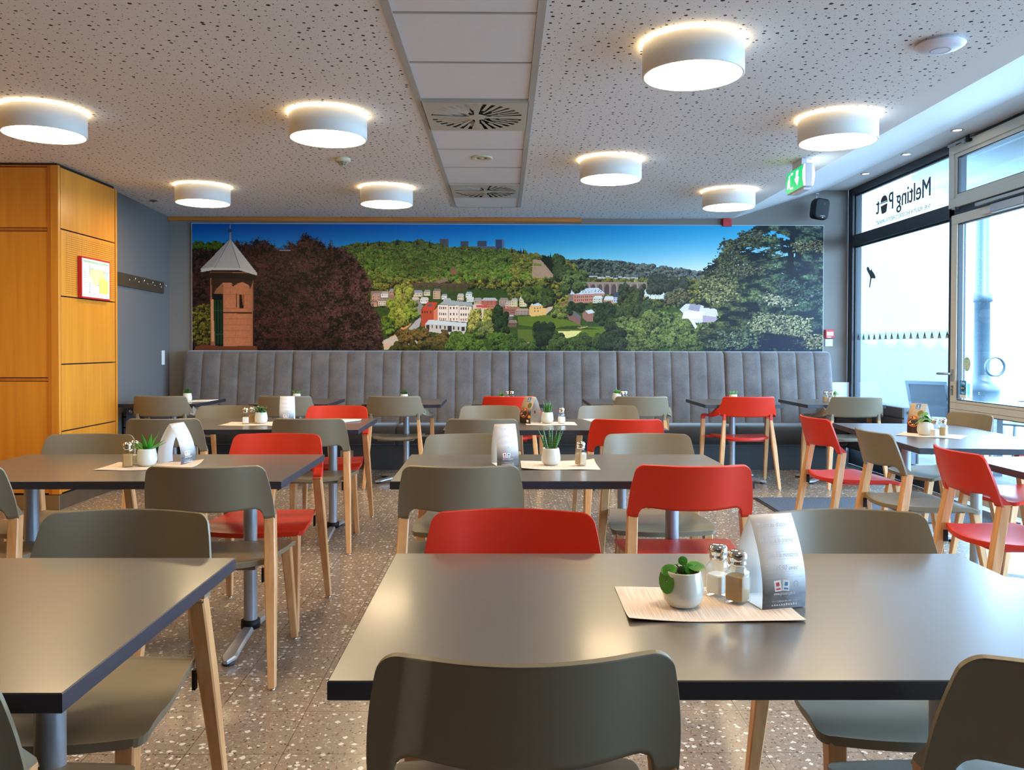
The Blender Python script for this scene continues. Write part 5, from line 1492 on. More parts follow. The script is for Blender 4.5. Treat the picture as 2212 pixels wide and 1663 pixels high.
# ---------------------------------------------------------------- tables
def tabletop(lx, ly, parent, th=0.031):
    b = MB(); hx, hy = lx / 2, ly / 2; z1 = 0.74; z0 = z1 - th; c = 0.002
    b.add([(-hx + c, -hy + c, z1), (hx - c, -hy + c, z1), (hx - c, hy - c, z1), (-hx + c, hy - c, z1)], [(0, 1, 2, 3)], 0)
    lv = [(hx - c, hy - c, z1), (hx, hy, z1 - c), (hx, hy, z0 + c), (hx - c, hy - c, z0)]
    vs = []
    for a, e, z in lv: vs += [(-a, -e, z), (a, -e, z), (a, e, z), (-a, e, z)]
    b.add(vs, [(i * 4 + k, i * 4 + (k + 1) % 4, (i + 1) * 4 + (k + 1) % 4, (i + 1) * 4 + k) for i in range(3) for k in range(4)] + [(12, 13, 14, 15)], 1)
    return b.obj('tabletop', [M_TOP, M_EDGE], parent)

def column(x, y, parent):
    b = MB(); b.lathe([(0.0285, 0.070), (0.0285, 0.700)], (x, y, 0), 28); b.obj('column', M_ALUP, parent)
    b = MB(); b.lathe([(0.0, 0.066), (0.036, 0.066), (0.036, 0.050), (0.040, 0.048), (0.040, 0.082), (0.0285, 0.084)], (x, y, 0), 28); b.obj('column_collar', M_BLK, parent)

def foot_bar(x, y, ln, parent, ang=0.0):
    """arched flat bar with rounded ends, along local Y before turning by ang"""
    b = MB(); pts = []; secs = []; n = 16
    M = Matrix.Translation((x, y, 0)) @ Matrix.Rotation(ang, 4, 'Z')
    for k in range(n + 1):
        s_ = -1 + 2 * k / n
        z = 0.020 + 0.032 * (1 - abs(s_) ** 1.6)
        w = 0.020 + 0.012 * abs(s_)
        if abs(s_) > 0.93: w *= math.sqrt(max(0.05, 1 - ((abs(s_) - 0.93) / 0.07) ** 2))
        h = 0.011 - 0.004 * abs(s_)
        pts.append(M @ Vector((0, s_ * ln / 2, z))); secs.append([(-w, -h), (w, -h), (w, h * 0.3), (w * 0.75, h), (-w * 0.75, h), (-w, h * 0.3)])
    b.sweep(pts, secs, 0, False); b.obj('foot_bar', M_ALU, parent)
    for s_ in (-1, 1):
        q = M @ Vector((0, s_ * (ln / 2 - 0.035), 0))
        b = MB(); b.lathe([(0, 0.0005), (0.024, 0.0005), (0.025, 0.006), (0.018, 0.016), (0, 0.016)], (q.x, q.y, 0), 16); b.obj('rubber_pad', M_RUBBER, parent)

def big_table(x, y, rz, label, proto=[None]):
    if proto[0] is not None:
        return dup(proto[0], (x, y, 0), R(rz), label)
    t = thing('dining_table', label, 'table', (x, y, 0), R(rz), 'rectangular dark laminate dining tables')
    tabletop(1.40, 0.79, t)
    for s_ in (-1, 1):
        column(s_ * 0.465, 0, t); foot_bar(s_ * 0.465, 0, 0.66, t)
        b = MB(); b.box(s_ * 0.465 - 0.03, s_ * 0.465 + 0.03, -0.30, 0.30, 0.694, 0.7085); b.obj('top_bracket', M_ALUP, t)
    proto[0] = t
    return t
def small_table(x, y, label, proto=[None]):
    if proto[0] is not None:
        return dup(proto[0], (x, y, 0), 0, label)
    t = thing('bistro_table', label, 'table', (x, y, 0), 0, 'small dark tables along the banquette')
    tabletop(0.70, 0.80, t)
    column(0, 0, t); foot_bar(0, 0, 0.66, t, R(52)); foot_bar(0, 0, 0.66, t, R(-52))
    b = MB(); b.box(-0.16, 0.16, -0.16, 0.16, 0.700, 0.7085); b.obj('top_bracket', M_ALUP, t)
    proto[0] = t
    return t

TAB = {}
TAB['T1'] = big_table(0.431, 1.668, -0.2, 'dark dining table at the bottom centre, nearest of all, with placemat and menu card')
TAB['T2'] = big_table(-1.352, 1.630, -0.2, 'dark bare dining table at the bottom left')
TAB['T3'] = big_table(0.265, 3.568, 0.4, 'dark dining table in the middle of the room, second row centre')
TAB['T4'] = big_table(-1.548, 3.562, 0.3, 'dark dining table in the second row on the left, with the aloe pot')
TAB['T5'] = big_table(-1.597, 5.530, 0.3, 'dark dining table in the third row on the left')
TAB['T6'] = big_table(0.325, 5.505, 0.5, 'dark dining table in the third row centre, with the food-photo card')
TAB['T7'] = big_table(2.575, 4.885, 85.5, 'dark dining table set lengthways by the glazed door, with placemat and plant')
TAB['T8'] = big_table(2.545, 3.19, 89.5, 'dark dining table cut by the right picture edge, nearer than the door table')
for x, lb in ((-3.07, 'leftmost small table before the banquette, with a folded paper'), (-1.905, 'small table before the banquette, second from the left'), (-0.905, 'small table before the banquette, third from the left, behind the free-standing taupe armchair'),
              (0.070, 'small table before the banquette behind the centre red armchair'), (1.130, 'small table before the banquette between the two red armchairs'), (2.150, 'small table before the banquette behind the free-standing red armchair'), (3.065, 'rightmost small table before the banquette, in the window corner')):
    small_table(x, 7.77, lb)

# ---------------------------------------------------------------- banquette
t = thing('banquette', 'long grey channel-backed upholstered bench along the back wall under the mural', 'bench', (0, 0, 0))
XB0, XB1 = -3.372, 3.500; PW = (XB1 - XB0) / 6
for k in range(6):
    x0 = XB0 + k * PW + 0.002; x1 = XB0 + (k + 1) * PW - 0.002
    b = MB(); n = 6; cw = (x1 - x0) / n
    prof = [(0.40, 8.700), (0.60, 8.735), (0.80, 8.768), (1.00, 8.800), (1.12, 8.822), (1.165, 8.833), (1.188, 8.850), (1.200, 8.875), (1.2035, 8.905), (1.2035, 8.960)]
    xs = []
    for c in range(n):
        for q in (0.0, 0.02, 0.05, 0.12, 0.25, 0.4, 0.5, 0.6, 0.75, 0.88, 0.95, 0.98):
            xs.append((x0 + (c + q) * cw, q))
    xs.append((x1, 1.0))
    vs = []
    for z, y in prof:
        for x, q in xs:
            bul = 0.015 * (1 - abs(2 * q - 1) ** 7) if z < 1.199 else 0.009 * (1 - abs(2 * q - 1) ** 7)
            e = min(x - x0, x1 - x) ; e = 0 if e > 0.02 else 0.014 * (1 - e / 0.02) ** 2
            if z < 1.185: vs.append((x, y - bul + e, z))
            else: vs.append((x, y - bul * 0.6 + e, z + bul * 0.25 - e * 0.6))
    m_ = len(xs)
    b.add(vs, [(j * m_ + i, j * m_ + i + 1, (j + 1) * m_ + i + 1, (j + 1) * m_ + i) for j in range(len(prof) - 1) for i in range(m_ - 1)], 0, True)
    for i, sgn in ((0, 1), (m_ - 1, -1)):     # end caps
        ring_ = [vs[j * m_ + i] for j in range(len(prof))] + [(xs[i][0], 8.96, 0.40)]
        b.add(ring_, [tuple(range(len(ring_)))])
    b.obj('backrest_panel', M_FAB, t)
for k in range(6):
    x0 = XB0 + k * PW + 0.002; x1 = XB0 + (k + 1) * PW - 0.002
    b = MB()
    prof = [(8.42, 0.255), (8.385, 0.262), (8.366, 0.285), (8.358, 0.34), (8.362, 0.40), (8.380, 0.435), (8.415, 0.452), (8.50, 0.458), (8.74, 0.455)]
    xs = [x0, x0 + 0.006, x0 + 0.03, x0 + 0.3 * PW, x0 + 0.6 * PW, x1 - 0.03, x1 - 0.006, x1]
    dd = [0.012, 0.004, 0, 0, 0, 0, 0.004, 0.012]
    vs = [(x, y + d_, z - (d_ if z > 0.43 else 0)) for y, z in prof for x, d_ in zip(xs, dd)]
    m_ = 8
    b.add(vs, [(j * m_ + i, j * m_ + i + 1, (j + 1) * m_ + i + 1, (j + 1) * m_ + i) for j in range(len(prof) - 1) for i in range(7)], 0, True)
    b.obj('seat_cushion', M_FABD, t)
b = MB(); b.box(XB0, XB1, 8.435, 8.95, 0.002, 0.256); b.box(XB0, XB1, 8.75, 8.95, 0.256, 0.42); b.obj('plinth', M_PLINTH, t)
tk = thing('plinth_socket', 'small beige power socket set in the dark bench plinth, left of centre', 'socket', (-1.585, 8.433, 0.135))
b = MB(); b.box(-0.066, 0.066, -0.008, 0, -0.062, 0.062); bevel(b.obj('plate', mat('socket_beige', srgb(150, 138, 120), 0.5), tk), 0.002)
b = MB(); b.lathe([(0.026, -0.0085), (0.026, -0.003), (0, -0.003)], (-0.018, 0, 0), 20, M=Matrix.Identity(4)); 
b = MB(); b.lathe([(0.027, 0.0082), (0.024, 0.0095), (0.022, 0.0085), (0.0, 0.0085)], (-0.018, 0, 0), 20, M=Matrix.Rotation(PI / 2, 4, 'X')); b.obj('socket_ring', M_BLK, tk)

# ================================================================ THINGS ON THE TABLES
ZTT = 0.7402
def lathe_pot(r=0.0405, h=0.070):
    """white glazed pot: rounded bottom third, walls leaning in to the rim"""
    t = [(0.0, 0.0), (0.022, 0.0), (0.030, 0.003), (0.0375, 0.013), (0.0405, 0.024), (0.0402, 0.034), (0.038, 0.050), (0.0345, 0.068), (0.0335, 0.0705), (0.0315, 0.0700), (0.0312, 0.066), (0.034, 0.050)]
    return [(a * r / 0.0405, z * h / 0.07) for a, z in t]
POTM = None; SOILM = None
def pot(t):
    global POTM, SOILM
    if POTM is None:
        b = MB(); b.lathe(lathe_pot(), seg=40); b.lathe([(0.0402, 0.0235), (0.0408, 0.0242), (0.0404, 0.025)], seg=40); POTM = b.mesh('pot', M_POT)
        b = MB(); b.lathe([(0.0325, 0.058), (0.015, 0.061), (0.0, 0.060)], seg=20); SOILM = b.mesh('soil', M_SOIL)
    for nm, me in (('pot', POTM), ('soil', SOILM)):
        o = bpy.data.objects.new(nm, me); C.objects.link(o); o.parent = t

def blade(b, base, d, ln, w, bend=0.0, rnd=False, mi=0, up=(0, 0, 1)):
    """fleshy pointed leaf from base along d"""
    d = Vector(d).normalized(); n = 8; pts = []; secs = []
    side = d.cross(Vector(up));
    if side.length < 1e-3: side = Vector((1, 0, 0))
    for k in range(n + 1):
        s_ = k / n
        p = Vector(base) + d * ln * s_ + Vector((d.x, d.y, 0)) * bend * s_ * s_ * ln - Vector((0, 0, 1)) * abs(bend) * s_ ** 3 * ln * 0.5
        ww = w * (1 - s_ ** 2.2) * (0.75 + 0.5 * s_ * (1 - s_) * 2) + 0.0004
        tt = ww * (0.8 if rnd else 0.28)
        pts.append(p); secs.append([(ww * math.cos(2 * PI * q / 8), tt * math.sin(2 * PI * q / 8)) for q in range(8)])
    b.sweep(pts, secs, mi, True)

def disc_leaf(b, c, nrm, r, mi=0, cup=0.15, el=1.0):
    nrm = Vector(nrm).normalized(); a = nrm.orthogonal().normalized(); e = nrm.cross(a)
    vs = [Vector(c) - nrm * r * cup]
    for q, rr in ((0, 0.55), (1, 1.0)):
        for k in range(14):
            an = 2 * PI * k / 14
            vs.append(Vector(c) + a * r * rr * math.cos(an) * el + e * r * rr * math.sin(an) + nrm * (0 if q == 0 else -r * cup * 1.0))
    fs = [(0, 1 + k, 1 + (k + 1) % 14) for k in range(14)] + [(1 + k, 15 + k, 15 + (k + 1) % 14, 1 + (k + 1) % 14) for k in range(14)]
    b.add(vs, fs, mi, True)

def foliage(kind, seed):
    r_ = random.Random(seed); b = MB()
    if kind == 'aloe':
        for k in range(11):
            a = k * 2.4 + r_.uniform(-.2, .2); el = R(r_.uniform(28, 75)); ln = r_.uniform(0.045, 0.085)
            blade(b, (0.008 * math.cos(a), 0.008 * math.sin(a), 0.058), (math.cos(a) * math.cos(el), math.sin(a) * math.cos(el), math.sin(el)), ln, 0.0085, 0.12)
    elif kind == 'aloe_small':
        for k in range(6):
            a = k * 2.4 + 0.5; el = R(r_.uniform(45, 80))
            blade(b, (0.006 * math.cos(a), 0.006 * math.sin(a), 0.058), (math.cos(a) * math.cos(el), math.sin(a) * math.cos(el), math.sin(el)), r_.uniform(0.03, 0.055), 0.006, 0.1)
    elif kind == 'spears':
        for k, (a, lean, ln) in enumerate(((180, 24, .108), (190, 12, .106), (150, 3, .102), (20, 2, .104), (0, 9, .100), (-10, 17, .104), (5, 24, .100), (80, 8, .085))):
            a = R(a); le = R(lean)
            blade(b, (0.013 * math.cos(a) * min(1, lean / 12), 0.010 * math.sin(a), 0.056), (math.cos(a) * math.sin(le), math.sin(a) * math.sin(le), math.cos(le)), ln, 0.0058, 0.0, True)
    elif kind == 'haworthia':
        for k in range(17):
            a = k * 2.4; le = R(r_.uniform(3, 24)); ln = r_.uniform(0.045, 0.10)
            blade(b, (0.016 * math.cos(a) * r_.random(), 0.016 * math.sin(a) * r_.random(), 0.056), (math.cos(a) * math.sin(le), math.sin(a) * math.sin(le), math.cos(le)), ln, 0.0065, -0.1, True)
    elif kind == 'fingers':
        for k in range(20):
            a = k * 2.4; le = R(r_.uniform(3, 42)); ln = r_.uniform(0.03, 0.052)
            p0 = (0.018 * math.cos(a) * r_.random(), 0.018 * math.sin(a) * r_.random(), 0.056)
            blade(b, p0, (math.cos(a) * math.sin(le), math.sin(a) * math.sin(le), math.cos(le)), ln, 0.0040, -0.2, True)
    elif kind == 'jade':
        for k in range(14):
            a = k * 2.4; rr = r_.uniform(0.004, 0.028); h = r_.uniform(0.068, 0.092)
            b.tube([(0.004 * math.cos(a), 0.004 * math.sin(a), 0.056), (rr * math.cos(a), rr * math.sin(a), h)], 0.0012, 6)
            for q in range(4):
                an = a + q * PI / 2
                disc_leaf(b, (rr * math.cos(a) + 0.006 * math.cos(an), rr * math.sin(a) + 0.006 * math.sin(an), h + 0.002), (0.5 * math.cos(an), 0.5 * math.sin(an), 1), 0.0062, 0, 0.2)
    elif kind == 'leafy':
        for k in range(13):
            a = k * 2.4; rr = r_.uniform(0.008, 0.04); h = r_.uniform(0.07, 0.115) - rr * 0.4
            b.tube([(0.003 * math.cos(a), 0.003 * math.sin(a), 0.056), (rr * 0.6 * math.cos(a), rr * 0.6 * math.sin(a), h * 0.9), (rr * math.cos(a), rr * math.sin(a), h)], 0.0010, 6)
            disc_leaf(b, (rr * math.cos(a), rr * math.sin(a), h), (0.7 * math.cos(a), 0.7 * math.sin(a), 0.8), r_.uniform(0.010, 0.016), 0, 0.15)
    elif kind == 'pilea':
        S = (((-0.038, -0.012, 0.052), (-0.85, -0.45, 0.25), 0.021, 1.25), ((-0.030, -0.004, 0.073), (-0.3, -0.5, 0.9), 0.016, 1.0), ((0.0, 0.004, 0.088), (-0.2, -0.9, 0.5), 0.0095, 1.0),
             ((0.013, 0.0, 0.073), (0.2, -0.9, 0.45), 0.011, 1.0), ((0.028, 0.010, 0.078), (0.2, -0.35, 0.9), 0.018, 1.15), ((0.012, 0.022, 0.079), (0, 0.2, 1), 0.014, 1.1), ((-0.012, 0.018, 0.078), (-0.2, 0.3, 0.9), 0.012, 1.0))
        for c, nn, r0, el in S:
            b.tube([(c[0] * 0.15, c[1] * 0.15, 0.057), (c[0] * 0.6, c[1] * 0.5, max(0.066, c[2] * 0.95)), c], 0.0013, 6)
            disc_leaf(b, c, nn, r0, 0, 0.12, el)
    return b

def band_leaf():
    m, nt, p = newmat('banded_leaf'); L = nt.links
    tc = N(nt, 'ShaderNodeTexCoord'); wv = N(nt, 'ShaderNodeTexWave', i_Scale=45.0, i_Distortion=6.0, i_Detail=2.0, bands_direction='Z'); L.new(tc.outputs['Object'], wv.inputs['Vector'])
    mx = N(nt, 'ShaderNodeMix', data_type='RGBA'); mx.inputs[6].default_value = srgb(14, 58, 26); mx.inputs[7].default_value = srgb(92, 148, 66); L.new(wv.outputs['Fac'], mx.inputs[0]); L.new(mx.outputs[2], p.inputs['Base Color'])
    p.inputs['Roughness'].default_value = 0.35
    return m
M_BAND = band_leaf()
def plant(kind, x, y, rz, label, seed=1, s=1.0):
    t = thing('potted_plant', label, 'potted plant', (x, y, ZTT + (0.0022 if kind != 'x' else 0)), R(rz), 'little white pots with succulents on the tables')
    t.scale = (s, s, s)
    pot(t)
    mm = {'aloe': M_LEAF, 'aloe_small': M_LEAFL, 'spears': M_BAND, 'haworthia': M_BAND, 'fingers': M_LEAFL, 'jade': M_LEAFD, 'leafy': M_LEAFL, 'pilea': M_LEAF}[kind]
    fo = foliage(kind, seed)
    g = {'jade': 1.38, 'aloe_small': 1.3, 'fingers': 1.25, 'aloe': 1.2, 'leafy': 1.15}.get(kind, 1.0)
    fo.v = [(x_ * g, y_ * g, 0.056 + (z_ - 0.056) * g) for x_, y_, z_ in fo.v]
    fo.obj('foliage', mm, t)
    return t

# shakers: square glass, shoulders, metal dome
SH = {}
def shaker(kind, x, y, rz, label, z=0.0022):
    if kind in SH:
        return dup(SH[kind], (x, y, ZTT + z), R(rz), label)
    t = thing('salt_shaker' if kind == 'salt' else 'pepper_shaker', label, 'shaker', (x, y, ZTT + z), R(rz), kind + ' shakers on the tables')
    t.scale = (1.08, 1.08, 1.08)
    def sq(hw, cf, zz, n=24):
        out = []
        for k in range(n):
            a = 2 * PI * (k + 0.5) / n; c, s_ = math.cos(a), math.sin(a)
            q = max(abs(c), abs(s_)); rsq = hw / q; rr = min(rsq, hw * (1 + (1.4142 - 1) * (1 - cf)))
            out.append((rr * c, rr * s_, zz))
        return out
    def stack(levels, b, mi=0, smooth=False, cap=True):
        n = 24; vs = []
        for l in levels: vs += sq(*l)
        b.add(vs, [(i * n + k, i * n + (k + 1) % n, (i + 1) * n + (k + 1) % n, (i + 1) * n + k) for i in range(len(levels) - 1) for k in range(n)] + ([tuple(reversed(range(n)))] if cap else []), mi, smooth)
    b = MB(); stack([(0.0175, .4, 0.0), (0.0195, .4, 0.003), (0.0195, .45, 0.048), (0.0188, .6, 0.056), (0.0150, 1.0, 0.064), (0.0140, 1, 0.070), (0.0140, 1, 0.074)], b)
    b.obj('glass_body', M_BOTTLE, t)
    top = 0.050 if kind == 'pepper' else 0.040
    b = MB(); stack([(0.0165, .4, 0.005), (0.0175, .4, 0.008), (0.0175, .45, top - 0.002), (0.0165, .6, top)], b)
    n = 24; l = sq(0.0165, .6, top); b.add(l, [tuple(range(n))])
    b.obj('filling', M_SALT if kind == 'salt' else M_PEPPER, t)
    b = MB(); b.lathe([(0.0145, 0.068), (0.0160, 0.070), (0.0168, 0.073), (0.0160, 0.076), (0.0165, 0.079), (0.0180, 0.083), (0.0180, 0.088), (0.0160, 0.093), (0.0110, 0.0965), (0.0, 0.0975)], seg=28)
    b.obj('cap', M_CHROME, t)
    SH[kind] = t
    return t

# woven placemats, lightly wavy
def matmat():
    m, nt, p = newmat('woven_paper'); L = nt.links
    tc = N(nt, 'ShaderNodeTexCoord'); mp = N(nt, 'ShaderNodeMapping'); mp.inputs['Scale'].default_value = (620, 9, 1); L.new(tc.outputs['Object'], mp.inputs['Vector'])
    nz = N(nt, 'ShaderNodeTexNoise', i_Scale=1.0, i_Detail=3.0); L.new(mp.outputs[0], nz.inputs['Vector'])
    mr = N(nt, 'ShaderNodeMapRange', i_From_Min=0.35, i_From_Max=0.62); L.new(nz.outputs['Fac'], mr.inputs['Value'])
    mx = N(nt, 'ShaderNodeMix', data_type='RGBA'); mx.inputs[6].default_value = srgb(214, 190, 172); mx.inputs[7].default_value = srgb(242, 226, 210); L.new(mr.outputs[0], mx.inputs[0]); L.new(mx.outputs[2], p.inputs['Base Color'])
    p.inputs['Roughness'].default_value = 0.85
    b = N(nt, 'ShaderNodeBump', i_Strength=0.4, i_Distance=0.001); L.new(nz.outputs['Fac'], b.inputs['Height']); L.new(b.outputs[0], p.inputs['Normal'])
    return m
M_MAT = matmat()
def placemat(x, y, lx, ly, rz, label, lift=(0, 0, 0, 0), group='woven paper placemats on the dining tables'):
    b = MB(); n, m_ = 24, 12; vs = []
    for s_ in (0, 1):
        for j in range(m_ + 1):
            for i in range(n + 1):
                u, v = i / n, j / m_
                z = 0.0004 + 0.0009 * (1 + math.sin(u * 9 + 1.3)) * abs(2 * v - 1) ** 3
                z += lift[0] * ((1 - u) * (1 - v)) ** 6 + lift[1] * (u * (1 - v)) ** 6 + lift[2] * (u * v) ** 6 + lift[3] * ((1 - u) * v) ** 6
                vs.append(((u - 0.5) * lx, (v - 0.5) * ly, z + 0.0008 * s_))
    w = n + 1; o = (m_ + 1) * w
    fq = [(j * w + i, j * w + i + 1, (j + 1) * w + i + 1, (j + 1) * w + i) for j in range(m_) for i in range(n)]
    fs = [tuple(reversed(f)) for f in fq] + [tuple(q + o for q in f) for f in fq]
    lp = list(range(w)) + [j * w + n for j in range(1, m_ + 1)] + [m_ * w + i for i in range(n - 1, -1, -1)] + [j * w for j in range(m_ - 1, 0, -1)]
    fs += [(lp[k], lp[(k + 1) % len(lp)], lp[(k + 1) % len(lp)] + o, lp[k] + o) for k in range(len(lp))]
    b.add(vs, fs, 0, False)
    return tag(b.obj('placemat', M_MAT, None, (x, y, ZTT), R(rz)), label, 'placemat', group)

# tent cards: a strip bent into a pointed arch, standing on its two lower edges
def arch(s_, H, D):
    """s_ 0 = front foot, 1 = apex, 2 = back foot -> (y, z, ny, nz)"""
    q = s_ if s_ <= 1 else 2 - s_
    z = H * q
    y = -(D / 2) * (1 - q ** 2.2) * (1 + 0.10 * math.sin(PI * q))
    dz = 1e-3
    q2 = min(1, q + dz); q1 = max(0, q - dz)
    f = lambda q: -(D / 2) * (1 - q ** 2.2) * (1 + 0.10 * math.sin(PI * q))
    ty, tz = f(q2) - f(q1), H * (q2 - q1); l = math.hypot(ty, tz)
    ny, nz = -tz / l, ty / l
    if s_ > 1: y, ny = -y, -ny
    return y, z, ny, nz
def thin_card(m, nt, p, colour):
    """card stock lets some of the light behind it through"""
    L = nt.links; out = nt.nodes['Material Output']
    t_ = N(nt, 'ShaderNodeBsdfTranslucent'); mx_ = N(nt, 'ShaderNodeMixShader'); mx_.inputs[0].default_value = 0.5
    if colour is None: t_.inputs[0].default_value = p.inputs['Base Color'].default_value
    else: L.new(colour, t_.inputs[0])
    L.new(p.outputs[0], mx_.inputs[1]); L.new(t_.outputs[0], mx_.inputs[2]); L.new(mx_.outputs[0], out.inputs[0])
def printmat():
    m, nt, p = newmat('menu_print'); L = nt.links
    tc = N(nt, 'ShaderNodeTexCoord'); sx = N(nt, 'ShaderNodeSeparateXYZ'); L.new(tc.outputs['Object'], sx.inputs[0])
    mp = N(nt, 'ShaderNodeMapping'); mp.inputs['Scale'].default_value = (60, 60, 130); mp.inputs['Rotation'].default_value = (0, R(35), 0); L.new(tc.outputs['Object'], mp.inputs['Vector'])
    nz = N(nt, 'ShaderNodeTexNoise', i_Scale=1.0, i_Detail=4.0); L.new(mp.outputs[0], nz.inputs['Vector'])
    mr = N(nt, 'ShaderNodeMapRange', i_From_Min=0.088, i_From_Max=0.030); L.new(sx.outputs['Z'], mr.inputs['Value'])
    c1 = N(nt, 'ShaderNodeMix', data_type='RGBA'); c1.inputs[6].default_value = srgb(92, 94, 100); c1.inputs[7].default_value = srgb(150, 152, 158); L.new(nz.outputs['Fac'], c1.inputs[0])
    c2 = N(nt, 'ShaderNodeMix', data_type='RGBA'); c2.inputs[6].default_value = srgb(246, 246, 248); L.new(c1.outputs[2], c2.inputs[7]); L.new(mr.outputs[0], c2.inputs[0]); L.new(c2.outputs[2], p.inputs['Base Color'])
    p.inputs['Roughness'].default_value = 0.5
    thin_card(m, nt, p, c2.outputs[2])
    return m
M_PRINT = printmat()
M_CARD = mat('card_stock', srgb(244, 243, 240), 0.6); thin_card(M_CARD, M_CARD.node_tree, M_CARD.node_tree.nodes['Principled BSDF'], None)
def foodmat():
    m, nt, p = newmat('food_print'); L = nt.links
    tc = N(nt, 'ShaderNodeTexCoord'); sx = N(nt, 'ShaderNodeSeparateXYZ'); L.new(tc.outputs['Object'], sx.inputs[0])
    nz = N(nt, 'ShaderNodeTexNoise', i_Scale=40.0, i_Detail=4.0); L.new(tc.outputs['Object'], nz.inputs['Vector'])
    mr = N(nt, 'ShaderNodeMapRange', i_From_Min=0.11, i_From_Max=0.075); L.new(sx.outputs['Z'], mr.inputs['Value'])
    c1 = N(nt, 'ShaderNodeMix', data_type='RGBA'); c1.inputs[6].default_value = srgb(156, 136, 110); c1.inputs[7].default_value = srgb(196, 180, 154); L.new(nz.outputs['Fac'], c1.inputs[0])
    c2 = N(nt, 'ShaderNodeMix', data_type='RGBA'); L.new(c1.outputs[2], c2.inputs[6]); c2.inputs[7].default_value = srgb(48, 32, 26); L.new(mr.outputs[0], c2.inputs[0]); L.new(c2.outputs[2], p.inputs['Base Color'])
    p.inputs['Roughness'].default_value = 0.45
    return m
M_FOOD = foodmat()
def bowlmat():
    m, nt, p = newmat('stew_print'); L = nt.links
    tc = N(nt, 'ShaderNodeTexCoord'); v = N(nt, 'ShaderNodeTexVoronoi', i_Scale=110.0); L.new(tc.outputs['Object'], v.inputs['Vector'])
    s_ = N(nt, 'ShaderNodeSeparateColor'); L.new(v.outputs['Color'], s_.inputs[0])
    cr = N(nt, 'ShaderNodeValToRGB'); cr.color_ramp.interpolation = 'CONSTANT'; e = cr.color_ramp.elements
    e[0].color = srgb(60, 26, 14); e[1].position = 0.45; e[1].color = srgb(196, 96, 30)
    q = e.new(0.62); q.color = srgb(232, 160, 60); q = e.new(0.78); q.color = srgb(90, 40, 22); q = e.new(0.9); q.color = srgb(226, 208, 170)
    L.new(s_.outputs[0], cr.inputs[0]); L.new(cr.outputs[0], p.inputs['Base Color'])
    return m
M_STEW = bowlmat()
